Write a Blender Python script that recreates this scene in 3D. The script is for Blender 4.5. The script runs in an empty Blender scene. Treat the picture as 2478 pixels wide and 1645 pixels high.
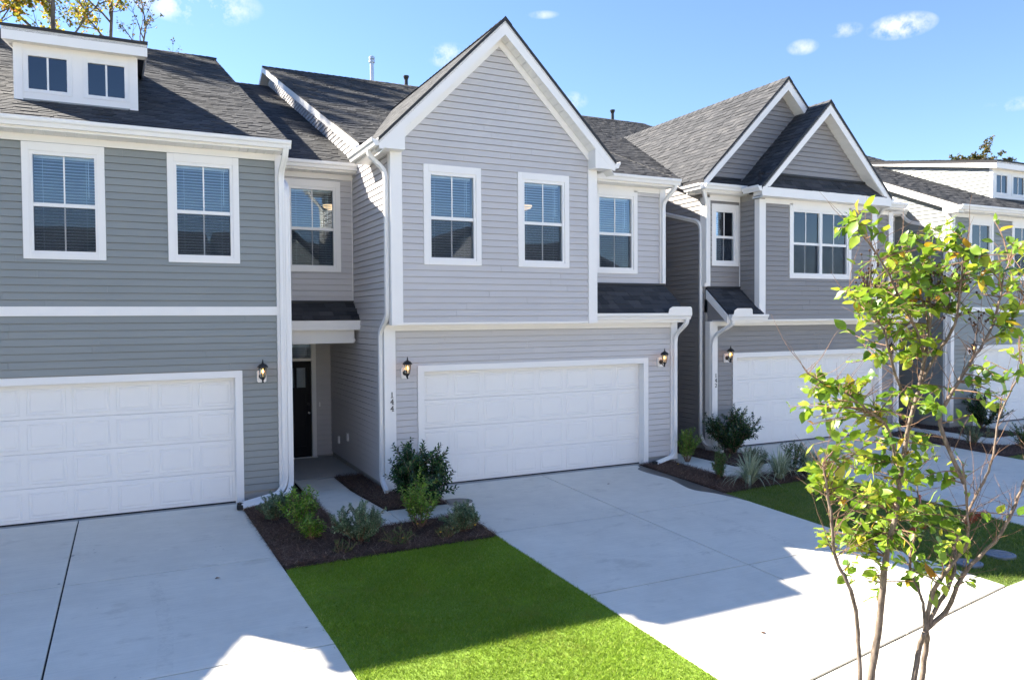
import bpy, bmesh, math, random
from mathutils import Vector, Matrix, noise as mnoise

# ------------------------------------------------------------------ camera, sky, sun, exposure
SC = bpy.context.scene
COL = SC.collection
R = math.radians

CAM = Vector((-4.771, -13.323, 3.096))
YAW, PITCH, ROLL = 0.4592, -0.0281, -0.0066
cam_d = bpy.data.cameras.new('camera')
cam_d.sensor_width = 36.0
cam_d.lens = 36.0 * 1866.0 / 2478.0
cam_d.clip_start = 0.05
cam_d.clip_end = 3000
cam = bpy.data.objects.new('camera', cam_d)
COL.objects.link(cam)
_f = Vector((math.sin(YAW) * math.cos(PITCH), math.cos(YAW) * math.cos(PITCH), math.sin(PITCH)))
_r = Vector((math.cos(YAW), -math.sin(YAW), 0))
_u = _r.cross(_f)
_r2 = _r * math.cos(ROLL) + _u * math.sin(ROLL)
_u2 = _u * math.cos(ROLL) - _r * math.sin(ROLL)
cam.matrix_world = Matrix(((_r2.x, _u2.x, -_f.x, CAM.x), (_r2.y, _u2.y, -_f.y, CAM.y), (_r2.z, _u2.z, -_f.z, CAM.z), (0, 0, 0, 1)))
SC.camera = cam

SUN_TRAVEL = Vector((0.86, -1.0, -1.01)).normalized()      # from behind the row, from the left
SUN_EL = math.asin(-SUN_TRAVEL.z)
SUN_AZ = math.atan2(-SUN_TRAVEL.x, -SUN_TRAVEL.y)          # measured from +Y towards +X
sun_d = bpy.data.lights.new('sun', 'SUN')
sun_d.energy = 5.0
sun_d.angle = R(0.55)
sun_d.color = (1.0, 0.92, 0.79)
sun = bpy.data.objects.new('sun', sun_d)
sun.rotation_euler = SUN_TRAVEL.to_track_quat('-Z', 'Y').to_euler()
sun.location = (-20, 20, 30)
COL.objects.link(sun)

world = bpy.data.worlds.new('World')
SC.world = world
world.use_nodes = True
wn, wl = world.node_tree.nodes, world.node_tree.links
wn.clear()
w_out = wn.new('ShaderNodeOutputWorld')
w_bg = wn.new('ShaderNodeBackground')
w_bg.inputs['Strength'].default_value = 0.066
sky = wn.new('ShaderNodeTexSky')
sky.sky_type = 'NISHITA'
sky.sun_disc = False
sky.sun_elevation = SUN_EL
sky.sun_rotation = SUN_AZ
sky.altitude = 0
sky.air_density = 1.0
sky.dust_density = 0.0
sky.ozone_density = 4.5
w_tc = wn.new('ShaderNodeTexCoord')


def wmath(op, a, b=None, c=None):
    n = wn.new('ShaderNodeMath')
    n.operation = op
    for i, v in enumerate((a, b, c)):
        if v is None:
            continue
        if isinstance(v, (int, float)):
            n.inputs[i].default_value = v
        else:
            wl.new(v, n.inputs[i])
    return n.outputs[0]


# a few fair-weather clouds: soft elliptical patches of the sky broken up by noise
w_noise = wn.new('ShaderNodeTexNoise')
w_noise.inputs['Scale'].default_value = 24
w_noise.inputs['Detail'].default_value = 6
w_noise.inputs['Roughness'].default_value = 0.62
wl.new(w_tc.outputs['Generated'], w_noise.inputs['Vector'])
w_sep = wn.new('ShaderNodeSeparateXYZ')
wl.new(w_tc.outputs['Generated'], w_sep.inputs[0])
w_comb = wn.new('ShaderNodeCombineXYZ')
wl.new(wmath('ARCTAN2', w_sep.outputs[0], w_sep.outputs[1]), w_comb.inputs[0])
wl.new(wmath('ARCSINE', w_sep.outputs[2]), w_comb.inputs[1])
# azimuth, elevation, half width, half height (degrees), strength
CLOUDS = [(4.3, 20.7, 4.6, 1.5, 1.0), (53.0, 18.35, 2.2, 0.85, 1.15), (49.6, 18.6, 1.2, 0.5, 0.6), (46.9, 17.9, 1.1, 0.55, 0.65),
          (21.9, 18.6, 2.0, 0.9, 0.7), (30.9, 15.5, 1.2, 0.7, 0.6), (59.3, 12.8, 1.8, 0.45, 0.45), (28.8, 21.2, 1.2, 0.3, 0.4), (85, 20, 9, 2.6, 0.8), (-40, 26, 10, 3, 0.7)]
w_sum = None
for az, el, ha, he, st in CLOUDS:
    vm = wn.new('ShaderNodeVectorMath')
    vm.operation = 'MULTIPLY_ADD'
    vm.inputs[1].default_value = (1 / R(ha), 1 / R(he), 0)
    vm.inputs[2].default_value = (-az / ha, -el / he, 0)
    wl.new(w_comb.outputs[0], vm.inputs[0])
    dt = wn.new('ShaderNodeVectorMath')
    dt.operation = 'DOT_PRODUCT'
    wl.new(vm.outputs[0], dt.inputs[0])
    wl.new(vm.outputs[0], dt.inputs[1])
    g = wmath('MULTIPLY_ADD', dt.outputs['Value'], -st, st)
    w_sum = wmath('MAXIMUM', g, 0.0) if w_sum is None else wmath('MAXIMUM', w_sum, g)
w_dens = wmath('MULTIPLY', w_sum, wmath('MULTIPLY_ADD', w_noise.outputs['Fac'], 6.0, -2.55))
w_clamp = wn.new('ShaderNodeClamp')
wl.new(w_dens, w_clamp.inputs['Value'])
w_clamp.inputs['Max'].default_value = 0.8
w_hsv = wn.new('ShaderNodeHueSaturation')
w_hsv.inputs['Saturation'].default_value = 1.0
w_tint = wn.new('ShaderNodeMixRGB')
w_tint.blend_type = 'MULTIPLY'
w_tint.inputs['Fac'].default_value = 1.0
w_tint.inputs['Color2'].default_value = (0.90, 0.895, 0.98, 1)
wl.new(sky.outputs['Color'], w_tint.inputs['Color1'])
wl.new(w_tint.outputs['Color'], w_hsv.inputs['Color'])
w_mix = wn.new('ShaderNodeMixRGB')
w_mix.inputs['Color2'].default_value = (4.6, 4.65, 4.8, 1)
wl.new(w_clamp.outputs[0], w_mix.inputs['Fac'])
wl.new(w_hsv.outputs['Color'], w_mix.inputs['Color1'])
wl.new(w_mix.outputs['Color'], w_bg.inputs['Color'])
wl.new(w_bg.outputs[0], w_out.inputs['Surface'])
world.cycles.sampling_method = 'MANUAL'
world.cycles.sample_map_resolution = 512

SC.view_settings.view_transform = 'Standard'
SC.view_settings.look = 'None'
SC.view_settings.exposure = 2.12
SC.view_settings.gamma = 1.0
SC.view_settings.use_curve_mapping = False
SC.cycles.max_bounces = 7
SC.cycles.diffuse_bounces = 4
SC.cycles.glossy_bounces = 3
SC.cycles.transmission_bounces = 4
SC.cycles.transparent_max_bounces = 16
SC.cycles.use_denoising = True

rng = random.Random(7)

# ------------------------------------------------------------------ materials


class NT:
    def __init__(self, name):
        m = bpy.data.materials.new(name)
        m.use_nodes = True
        self.m, self.n, self.l = m, m.node_tree.nodes, m.node_tree.links
        self.b = self.n['Principled BSDF']
        self.out = self.n['Material Output']

    def set(self, **k):
        for a, v in k.items():
            self.b.inputs[a.replace('_', ' ')].default_value = v
        return self

    def new(self, t, **k):
        n = self.n.new(t)
        for a, v in k.items():
            setattr(n, a, v)
        return n

    def link(self, a, b):
        self.l.new(a, b)

    def math(self, op, a, b=None, c=None, clamp=False):
        n = self.n.new('ShaderNodeMath')
        n.operation = op
        n.use_clamp = clamp
        for i, v in enumerate((a, b, c)):
            if v is None:
                continue
            if isinstance(v, (int, float)):
                n.inputs[i].default_value = v
            else:
                self.l.new(v, n.inputs[i])
        return n.outputs[0]

    def noise(self, scale, detail=4, rough=0.55, vec=None, stretch=None, space='Object'):
        tx = self.new('ShaderNodeTexNoise')
        tx.inputs['Scale'].default_value = scale
        tx.inputs['Detail'].default_value = detail
        tx.inputs['Roughness'].default_value = rough
        if vec is None:
            if space == 'World':
                vec = self.new('ShaderNodeNewGeometry').outputs['Position']
            else:
                vec = self.new('ShaderNodeTexCoord').outputs[space]
        if stretch:
            mp = self.new('ShaderNodeMapping')
            mp.inputs['Scale'].default_value = stretch
            self.link(vec, mp.inputs['Vector'])
            vec = mp.outputs['Vector']
        self.link(vec, tx.inputs['Vector'])
        return tx.outputs['Fac']

    def ramp(self, fac, stops):
        r = self.new('ShaderNodeValToRGB')
        e = r.color_ramp.elements
        while len(e) < len(stops):
            e.new(0.5)
        for i, (p, c) in enumerate(stops):
            e[i].position = p
            e[i].color = (*c, 1) if len(c) == 3 else c
        self.link(fac, r.inputs['Fac'])
        return r.outputs['Color']

    def mix(self, fac, a, b, mode='MIX'):
        n = self.new('ShaderNodeMixRGB', blend_type=mode)
        for s, v in (('Fac', fac), ('Color1', a), ('Color2', b)):
            if isinstance(v, (int, float)):
                n.inputs[s].default_value = v
            elif isinstance(v, tuple):
                n.inputs[s].default_value = (*v, 1)
            else:
                self.link(v, n.inputs[s])
        return n.outputs['Color']

    def scale(self, col, fac):
        """multiply a colour by a scalar socket"""
        n = self.new('ShaderNodeVectorMath', operation='SCALE')
        if isinstance(col, tuple):
            n.inputs[0].default_value = col
        else:
            self.link(col, n.inputs[0])
        self.link(fac, n.inputs['Scale'])
        return n.outputs[0]

    def bump(self, h, strength=0.3, dist=0.01):
        b = self.new('ShaderNodeBump')
        b.inputs['Strength'].default_value = strength
        b.inputs['Distance'].default_value = dist
        self.link(h, b.inputs['Height'])
        self.link(b.outputs[0], self.b.inputs['Normal'])

    def color(self, c):
        self.link(c, self.b.inputs['Base Color'])
        return self

    def rand(self):
        """a number that differs from object to object and from loose piece to loose piece"""
        a = self.new('ShaderNodeObjectInfo').outputs['Random']
        b = self.new('ShaderNodeNewGeometry').outputs['Random Per Island']
        return self.math('FRACT', self.math('ADD', a, b))


def mat_siding(name, c):
    t = NT(name)
    t.set(Roughness=0.5)
    grain = t.noise(40, 3, 0.65, stretch=(0.06, 1, 1))
    blot = t.noise(0.9, 2, space='World')
    f = t.math('MULTIPLY_ADD', blot, 0.14, 0.93)
    f = t.math('MULTIPLY', f, t.math('MULTIPLY_ADD', t.rand(), 0.05, 0.975))
    f = t.math('MULTIPLY', f, t.math('MULTIPLY_ADD', grain, 0.10, 0.95))
    t.color(t.scale(c, f))
    t.bump(grain, 0.25, 0.002)
    return t.m


def mat_plain(name, c, rough=0.5, var=0.06, bump=0.0, scale=6, metal=0.0):
    t = NT(name)
    t.set(Roughness=rough, Metallic=metal)
    n = t.noise(scale, 5, 0.6, space='World')
    f = t.math('MULTIPLY_ADD', n, 2 * var, 1 - var)
    t.color(t.scale(c, f))
    if bump:
        t.bump(t.noise(scale * 30, 3, space='World'), bump, 0.003)
    return t.m


def mat_shingle():
    t = NT('asphalt_shingle')
    t.set(Roughness=0.88)
    r = t.rand()
    base = t.ramp(r, [(0.0, (0.022, 0.024, 0.028)), (0.4, (0.036, 0.038, 0.043)), (0.8, (0.050, 0.051, 0.056)), (1.0, (0.068, 0.068, 0.071))])
    g = t.noise(420, 2, 0.8, space='World')
    t.color(t.scale(base, t.math('MULTIPLY_ADD', g, 1.3, 0.35)))
    t.bump(g, 0.6, 0.004)
    return t.m


def mat_concrete(name, c=(0.70, 0.660, 0.57), wear=1.0):
    t = NT(name)
    t.set(Roughness=0.82)
    big = t.noise(0.55, 4, 0.6, space='World')
    mid = t.noise(3.2, 6, 0.65, space='World')
    fine = t.noise(90, 3, 0.7, space='World')
    broom = t.noise(30, 3, 0.6, stretch=(0.05, 1.6, 1), space='World')
    f = t.math('MULTIPLY_ADD', big, 0.26, 0.87)
    f = t.math('MULTIPLY', f, t.math('MULTIPLY_ADD', mid, 0.24, 0.88))
    f = t.math('MULTIPLY', f, t.math('MULTIPLY_ADD', fine, 0.12, 0.94))
    f = t.math('MULTIPLY', f, t.math('MULTIPLY_ADD', broom, 0.20, 0.90))
    f = t.math('MULTIPLY', f, t.math('MULTIPLY_ADD', t.new('ShaderNodeObjectInfo').outputs['Random'], 0.03, 0.985))
    col = t.scale(c, f)
    st = t.noise(1.7, 5, 0.7, space='World', stretch=(0.8, 1.4, 1))
    stain = t.math('MULTIPLY', t.math('SUBTRACT', st, 0.58, clamp=True), 2.0 * wear, clamp=True)
    col = t.mix(stain, col, (0.30, 0.26, 0.20))
    sp = t.noise(9, 2, 0.5, space='World')
    spot = t.math('MULTIPLY', t.math('SUBTRACT', sp, 0.74, clamp=True), 14.0, clamp=True)
    col = t.mix(t.math('MULTIPLY', spot, 0.6), col, (0.12, 0.11, 0.10))
    t.color(col)
    t.bump(t.math('ADD', fine, broom), 0.22, 0.003)
    return t.m


def mat_leaf(name, stops, trans=0.35, rough=0.45, spec=0.4, patch=0.0):
    """leaf: diffuse + translucent, colour by piece"""
    t = NT(name)
    t.set(Roughness=rough)
    t.b.inputs['Specular IOR Level'].default_value = spec
    col = t.ramp(t.rand(), stops)
    n = t.noise(25, 3, space='World')
    col = t.scale(col, t.math('MULTIPLY_ADD', n, 0.5, 0.75))
    if patch:
        big = t.noise(0.8, 3, 0.6, space='World')
        col = t.scale(col, t.math('MULTIPLY_ADD', big, patch, 1 - patch / 2))
        thin = t.math('MULTIPLY', t.math('SUBTRACT', t.noise(2.6, 4, 0.65, space='World'), 0.56, clamp=True), 3.0, clamp=True)
        col = t.mix(thin, col, (0.24, 0.24, 0.06))
    t.color(col)
    tr = t.new('ShaderNodeBsdfTranslucent')
    hs = t.new('ShaderNodeHueSaturation')
    hs.inputs['Value'].default_value = 1.7
    hs.inputs['Hue'].default_value = 0.485
    t.link(col, hs.inputs['Color'])
    t.link(hs.outputs['Color'], tr.inputs['Color'])
    mx = t.new('ShaderNodeMixShader')
    mx.inputs[0].default_value = trans
    t.link(t.b.outputs[0], mx.inputs[1])
    t.link(tr.outputs[0], mx.inputs[2])
    t.link(mx.outputs[0], t.out.inputs['Surface'])
    return t.m


def mat_glass(name, refl=0.035, tint=(0.84, 0.91, 0.95)):
    t = NT(name)
    gl = t.new('ShaderNodeBsdfGlossy')
    gl.inputs['Roughness'].default_value = 0.0
    gl.inputs['Color'].default_value = (0.90, 0.95, 1.0, 1)
    tr = t.new('ShaderNodeBsdfTransparent')
    tr.inputs['Color'].default_value = (*tint, 1)
    fr = t.new('ShaderNodeFresnel')
    fr.inputs['IOR'].default_value = 1.5
    f = t.math('ADD', fr.outputs[0], refl, clamp=True)
    w = t.noise(1.6, 2, 0.4, space='World')
    bp = t.new('ShaderNodeBump')
    bp.inputs['Strength'].default_value = 0.05
    bp.inputs['Distance'].default_value = 0.02
    t.link(w, bp.inputs['Height'])
    t.link(bp.outputs[0], gl.inputs['Normal'])
    mx = t.new('ShaderNodeMixShader')
    t.link(f, mx.inputs[0])
    t.link(tr.outputs[0], mx.inputs[1])
    t.link(gl.outputs[0], mx.inputs[2])
    t.link(mx.outputs[0], t.out.inputs['Surface'])
    return t.m


def mat_screen():
    t = NT('insect_screen')
    df = t.new('ShaderNodeBsdfDiffuse')
    df.inputs['Color'].default_value = (0.06, 0.075, 0.10, 1)
    tr = t.new('ShaderNodeBsdfTransparent')
    mx = t.new('ShaderNodeMixShader')
    mx.inputs[0].default_value = 0.24
    t.link(tr.outputs[0], mx.inputs[1])
    t.link(df.outputs[0], mx.inputs[2])
    t.link(mx.outputs[0], t.out.inputs['Surface'])
    return t.m


def mat_emit(name, c, s):
    t = NT(name)
    t.set(Roughness=0.4)
    t.b.inputs['Base Color'].default_value = (*c, 1)
    t.b.inputs['Emission Color'].default_value = (*c, 1)
    t.b.inputs['Emission Strength'].default_value = s
    return t.m


def mat_bark(name, c1, c2, scale=30):
    t = NT(name)
    t.set(Roughness=0.85)
    n = t.noise(scale, 6, 0.7, space='World', stretch=(1, 1, 0.35))
    n2 = t.noise(scale * 0.25, 3, 0.6, space='World')
    col = t.ramp(t.math('MULTIPLY_ADD', n, 0.7, t.math('MULTIPLY', n2, 0.3)), [(0.36, c1), (0.62, c2)])
    t.color(col)
    t.bump(n, 0.6, 0.006)
    return t.m


M = {}
M['siding_green'] = mat_siding('siding_sage_grey', (0.240, 0.258, 0.254))
M['siding_light'] = mat_siding('siding_light_grey', (0.512, 0.496, 0.498))
M['siding_dark'] = mat_siding('siding_mid_grey', (0.245, 0.234, 0.232))
M['white'] = mat_plain('white_trim', (0.82, 0.80, 0.775), 0.45, 0.03, 0.05, 4)
M['vinyl'] = mat_plain('white_vinyl', (0.80, 0.785, 0.765), 0.35, 0.03, 0, 3)
M['door_white'] = mat_plain('garage_door_white', (0.82, 0.80, 0.775), 0.42, 0.02, 0.12, 5)
M['shingle'] = mat_shingle()
M['deck'] = mat_plain('roof_felt', (0.035, 0.035, 0.04), 0.9, 0.1)
M['drip'] = mat_plain('black_drip_edge', (0.02, 0.021, 0.024), 0.6, 0.1)
M['concrete'] = mat_concrete('concrete')
M['concrete_porch_shaded'] = mat_concrete('shaded_porch_concrete', (0.40, 0.385, 0.36), 0.6)  # coated concrete, with the porch's shade painted into the darker tone
M['joint'] = mat_plain('joint_filler', (0.03, 0.028, 0.026), 0.9, 0.2)
M['foundation'] = mat_concrete('foundation_concrete', (0.34, 0.33, 0.31), 0.7)
M['glass'] = mat_glass('window_glass')
M['glass_dark'] = mat_glass('dormer_glass', 0.05, (0.25, 0.3, 0.36))
M['screen'] = mat_screen()
M['blind'] = mat_plain('blind_white', (0.84, 0.84, 0.83), 0.5, 0.02)
M['interior'] = mat_plain('interior_paint', (0.36, 0.34, 0.31), 0.8, 0.03)
M['interior_floor'] = mat_plain('interior_floor', (0.16, 0.12, 0.09), 0.6, 0.1)
M['black_metal'] = mat_plain('black_metal', (0.012, 0.012, 0.013), 0.42, 0.1)
M['black_paint'] = mat_plain('black_door_paint', (0.008, 0.008, 0.010), 0.6, 0.06)
M['black_paint'].node_tree.nodes['Principled BSDF'].inputs['Specular IOR Level'].default_value = 0.25
M['steel'] = mat_plain('galvanised_steel', (0.55, 0.56, 0.58), 0.4, 0.08, 0, 8, 0.85)
M['chrome'] = mat_plain('satin_nickel', (0.6, 0.58, 0.55), 0.25, 0.05, 0, 8, 0.95)
M['bulb'] = mat_emit('lamp_bulb', (1.0, 0.50, 0.16), 3.0)
M['lampglass'] = mat_glass('lantern_glass', 0.0, (1.0, 0.86, 0.66))
M['ceiling_lamp'] = mat_emit('ceiling_lamp_glow', (1.0, 0.62, 0.32), 0.4)
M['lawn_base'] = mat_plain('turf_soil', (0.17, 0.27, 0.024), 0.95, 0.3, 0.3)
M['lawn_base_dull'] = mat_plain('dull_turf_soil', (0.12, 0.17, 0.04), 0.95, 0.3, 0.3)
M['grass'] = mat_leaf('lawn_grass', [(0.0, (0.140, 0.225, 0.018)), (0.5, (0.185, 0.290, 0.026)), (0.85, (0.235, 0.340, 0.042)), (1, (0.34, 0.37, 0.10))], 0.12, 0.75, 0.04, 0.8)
M['grass_dull'] = mat_leaf('dull_grass', [(0.0, (0.085, 0.140, 0.022)), (0.5, (0.130, 0.200, 0.032)), (0.85, (0.19, 0.25, 0.06)), (1, (0.30, 0.28, 0.12))], 0.2, 0.65, 0.05, 0.7)  # dormant grass, darkened further by lawn shade painted into the colour
M['mulch_base'] = mat_plain('mulch_soil', (0.060, 0.034, 0.024), 0.95, 0.3, 0.5, 20)
t_ = NT('pine_straw')
t_.set(Roughness=0.8)
t_.color(t_.ramp(t_.rand(), [(0, (0.045, 0.023, 0.016)), (0.5, (0.125, 0.065, 0.043)), (0.85, (0.22, 0.125, 0.085)), (1, (0.38, 0.27, 0.19))]))
M['mulch'] = t_.m
M['asphalt'] = mat_plain('asphalt', (0.055, 0.055, 0.056), 0.9, 0.2, 0.4, 12)
t_ = NT('wet_concrete')
t_.set(Roughness=0.42)
t_.color(t_.scale((0.105, 0.100, 0.094), t_.math('MULTIPLY_ADD', t_.noise(4, 5, 0.6, space='World'), 0.5, 0.75)))
M['wet'] = t_.m
M['leaf_dark'] = mat_leaf('glossy_dark_leaf', [(0, (0.014, 0.040, 0.014)), (0.6, (0.028, 0.075, 0.022)), (0.9, (0.046, 0.110, 0.028)), (1, (0.09, 0.17, 0.04))], 0.12, 0.24, 0.7)
M['leaf_bright'] = mat_leaf('bright_green_leaf', [(0, (0.055, 0.130, 0.012)), (0.5, (0.115, 0.245, 0.020)), (0.85, (0.19, 0.34, 0.035)), (1, (0.32, 0.44, 0.08))], 0.25, 0.28, 0.6)
M['leaf_mid'] = mat_leaf('mid_green_leaf', [(0, (0.022, 0.070, 0.014)), (0.5, (0.045, 0.120, 0.020)), (1, (0.10, 0.20, 0.04))], 0.2, 0.4, 0.4)
M['leaf_silver'] = mat_leaf('grey_green_leaf', [(0, (0.060, 0.115, 0.060)), (0.5, (0.120, 0.200, 0.105)), (0.85, (0.22, 0.31, 0.19)), (1, (0.40, 0.46, 0.30))], 0.2, 0.5, 0.3)
M['blade_green'] = mat_leaf('striped_blade_green', [(0, (0.10, 0.17, 0.09)), (1, (0.17, 0.25, 0.14))], 0.25, 0.45)
M['blade_cream'] = mat_leaf('striped_blade_cream', [(0, (0.38, 0.41, 0.29)), (1, (0.52, 0.54, 0.40))], 0.25, 0.45)
M['myrtle_leaf'] = mat_leaf('myrtle_leaf', [(0.0, (0.055, 0.125, 0.012)), (0.35, (0.115, 0.220, 0.016)), (0.75, (0.205, 0.310, 0.026)), (0.955, (0.31, 0.36, 0.035)), (0.985, (0.46, 0.34, 0.02)), (1.0, (0.43, 0.22, 0.02))], 0.36, 0.38, 0.45)
M['myrtle_bark'] = mat_bark('myrtle_bark', (0.075, 0.055, 0.042), (0.26, 0.20, 0.155), 45)
M['myrtle_twig'] = mat_bark('myrtle_twig', (0.12, 0.065, 0.04), (0.27, 0.16, 0.10), 60)
M['seed'] = mat_plain('seed_capsule', (0.055, 0.028, 0.018), 0.7, 0.3)
M['tree_bark'] = mat_bark('tree_bark', (0.07, 0.055, 0.045), (0.24, 0.20, 0.165), 6)
M['autumn_leaf'] = mat_leaf('autumn_leaf', [(0, (0.09, 0.12, 0.02)), (0.4, (0.21, 0.23, 0.025)), (0.75, (0.36, 0.30, 0.03)), (0.93, (0.40, 0.22, 0.03)), (1, (0.34, 0.12, 0.03))], 0.4, 0.5, 0.2)
M['oak_leaf'] = mat_leaf('oak_leaf', [(0, (0.035, 0.050, 0.014)), (0.55, (0.085, 0.095, 0.025)), (0.85, (0.16, 0.12, 0.035)), (1, (0.27, 0.14, 0.05))], 0.35, 0.5, 0.2)
M['orange_paint'] = mat_plain('orange_marking_paint', (0.55, 0.07, 0.02), 0.7, 0.3, 0, 30)
M['flag_red'] = mat_plain('red_plastic', (0.62, 0.045, 0.03), 0.5, 0.1)
M['cover'] = mat_plain('cover_iron', (0.20, 0.225, 0.26), 0.5, 0.2, 0.3, 14, 0.3)
M['rubber'] = mat_plain('black_rubber', (0.015, 0.015, 0.016), 0.8, 0.1)
M['soil'] = mat_plain('ground_soil', (0.10, 0.11, 0.05), 0.95, 0.3, 0.4, 0.4)
M['yellow'] = mat_plain('yellow_petal', (0.62, 0.36, 0.02), 0.6, 0.15)

# ------------------------------------------------------------------ object helpers
WP = {}          # world position of every object that can be a parent


def wpos(o):
    return WP.get(o.name, Vector((0, 0, 0))) if o else Vector((0, 0, 0))


def tag(o, label=None, cat=None, group=None, kind=None):
    if label:
        o['label'] = label
    if cat:
        o['category'] = cat
    if group:
        o['group'] = group
    if kind:
        o['kind'] = kind
    return o


def empty(name, loc):
    o = bpy.data.objects.new(name, None)
    o.empty_display_size = 0.2
    COL.objects.link(o)
    o.location = loc
    WP[o.name] = Vector(loc)
    return o


def obj(name, verts, faces, mat, parent=None, origin=None, smooth=False, mats=None, fmat=None):
    """one mesh object given in world coordinates"""
    vs = [Vector(v) for v in verts]
    if origin is None:
        lo = Vector((min(v.x for v in vs), min(v.y for v in vs), min(v.z for v in vs)))
        hi = Vector((max(v.x for v in vs), max(v.y for v in vs), max(v.z for v in vs)))
        origin = (lo + hi) / 2
    origin = Vector(origin)
    me = bpy.data.meshes.new(name)
    me.from_pydata([tuple(v - origin) for v in vs], [], faces)
    for m in (mats or [mat]):
        me.materials.append(M[m] if isinstance(m, str) else m)
    if fmat:
        me.polygons.foreach_set('material_index', fmat)
    if smooth:
        me.polygons.foreach_set('use_smooth', [True] * len(me.polygons))
    me.update()
    o = bpy.data.objects.new(name, me)
    COL.objects.link(o)
    o.parent = parent
    o.location = origin - wpos(parent)
    WP[o.name] = origin
    return o


def inst(name, mesh, mw, parent=None):
    o = bpy.data.objects.new(name, mesh)
    COL.objects.link(o)
    o.parent = parent
    o.matrix_local = Matrix.Translation(-wpos(parent)) @ mw
    WP[o.name] = mw.translation.copy()
    return o


BOXF = [(0, 3, 2, 1), (4, 5, 6, 7), (0, 1, 5, 4), (1, 2, 6, 5), (2, 3, 7, 6), (3, 0, 4, 7)]


def boxv(x0, x1, y0, y1, z0, z1):
    return [(x0, y0, z0), (x1, y0, z0), (x1, y1, z0), (x0, y1, z0), (x0, y0, z1), (x1, y0, z1), (x1, y1, z1), (x0, y1, z1)]


class MB:
    """collects shapes into one mesh"""

    def __init__(self):
        self.v, self.f = [], []

    def add(self, vs, fs):
        k = len(self.v)
        self.v += [tuple(v) for v in vs]
        self.f += [tuple(i + k for i in f) for f in fs]
        return self

    def box(self, *a):
        return self.add(boxv(*a), BOXF)

    def prism(self, pts, axis, a0, a1):
        n = len(pts)
        ar = sum(pts[i][0] * pts[(i + 1) % n][1] - pts[(i + 1) % n][0] * pts[i][1] for i in range(n))
        if (ar < 0) != (axis == 'y'):
            pts = pts[::-1]

        def P(p, a):
            return (a, p[0], p[1]) if axis == 'x' else ((p[0], a, p[1]) if axis == 'y' else (p[0], p[1], a))
        if a0 > a1:
            a0, a1 = a1, a0
        vs = [P(p, a0) for p in pts] + [P(p, a1) for p in pts]
        fs = [tuple(range(n - 1, -1, -1)), tuple(range(n, 2 * n))]
        fs += [(i, (i + 1) % n, n + (i + 1) % n, n + i) for i in range(n)]
        return self.add(vs, fs)

    def build(self, name, mat, parent=None, **k):
        return obj(name, self.v, self.f, mat, parent, **k)


def box(name, x0, x1, y0, y1, z0, z1, mat, parent=None):
    return obj(name, boxv(x0, x1, y0, y1, z0, z1), BOXF, mat, parent)


def prism(name, pts, axis, a0, a1, mat, parent=None):
    return MB().prism(pts, axis, a0, a1).build(name, mat, parent)


def lathe(profile, c, seg=16, axis='z'):
    """profile: (radius, height) list; returns verts, faces"""
    vs, fs = [], []
    n = len(profile)
    for r_, h in profile:
        for i in range(seg):
            a = 2 * math.pi * i / seg
            if axis == 'z':
                vs.append((c[0] + r_ * math.cos(a), c[1] + r_ * math.sin(a), c[2] + h))
            elif axis == 'y':
                vs.append((c[0] + r_ * math.cos(a), c[1] + h, c[2] + r_ * math.sin(a)))
            else:
                vs.append((c[0] + h, c[1] + r_ * math.cos(a), c[2] + r_ * math.sin(a)))
    for j in range(n - 1):
        for i in range(seg):
            k = (i + 1) % seg
            fs.append((j * seg + i, j * seg + k, (j + 1) * seg + k, (j + 1) * seg + i))
    fs.append(tuple(range(seg - 1, -1, -1)))
    fs.append(tuple((n - 1) * seg + i for i in range(seg)))
    return vs, fs


def smooth_path(pts, rad=0.09, seg=5):
    out = [Vector(pts[0])]
    for i in range(1, len(pts) - 1):
        a, b, c = Vector(pts[i - 1]), Vector(pts[i]), Vector(pts[i + 1])
        d1, d2 = (a - b), (c - b)
        r1, r2 = min(rad, d1.length * 0.45), min(rad, d2.length * 0.45)
        p, q = b + d1.normalized() * r1, b + d2.normalized() * r2
        for k in range(seg + 1):
            s = k / seg
            out.append(p * (1 - s) ** 2 + b * 2 * s * (1 - s) + q * s * s)
    out.append(Vector(pts[-1]))
    return out


def duct(name, pts, w, d, mat, parent, side=Vector((1, 0, 0)), rad=0.11):
    """downspout: a ribbed rectangular pipe swept along a path; w across `side`, d the other way"""
    path = smooth_path(pts, rad)
    prof = []
    for (sx, sy) in ((-1, -1), (-0.4, -1), (-0.3, -0.86), (0.3, -0.86), (0.4, -1), (1, -1), (1, -0.3), (0.9, 0), (1, 0.3), (1, 1), (0.4, 1), (0.3, 0.86), (-0.3, 0.86), (-0.4, 1), (-1, 1), (-1, 0.3), (-0.9, 0), (-1, -0.3)):
        prof.append((sx * w / 2, sy * d / 2))
    n = len(prof)
    vs, fs = [], []
    s = side.normalized()
    for i, p in enumerate(path):
        tn = (path[min(i + 1, len(path) - 1)] - path[max(i - 1, 0)]).normalized()
        s2 = s - tn * s.dot(tn)
        if s2.length < 0.05:
            s2 = tn.orthogonal()
        s2.normalize()
        up = tn.cross(s2)
        s = s2
        vs += [tuple(p + s2 * a + up * b) for a, b in prof]
    for i in range(len(path) - 1):
        for k in range(n):
            fs.append((i * n + k, i * n + (k + 1) % n, (i + 1) * n + (k + 1) % n, (i + 1) * n + k))
    fs.append(tuple(range(n - 1, -1, -1)))
    fs.append(tuple((len(path) - 1) * n + i for i in range(n)))
    return obj(name, vs, fs, mat, parent)


def gz(y):
    return 0.027 * y if y < 0 else 0.0


# ------------------------------------------------------------------ siding, shingles
EXPO = 0.1143
SLP = 0.4167


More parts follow.
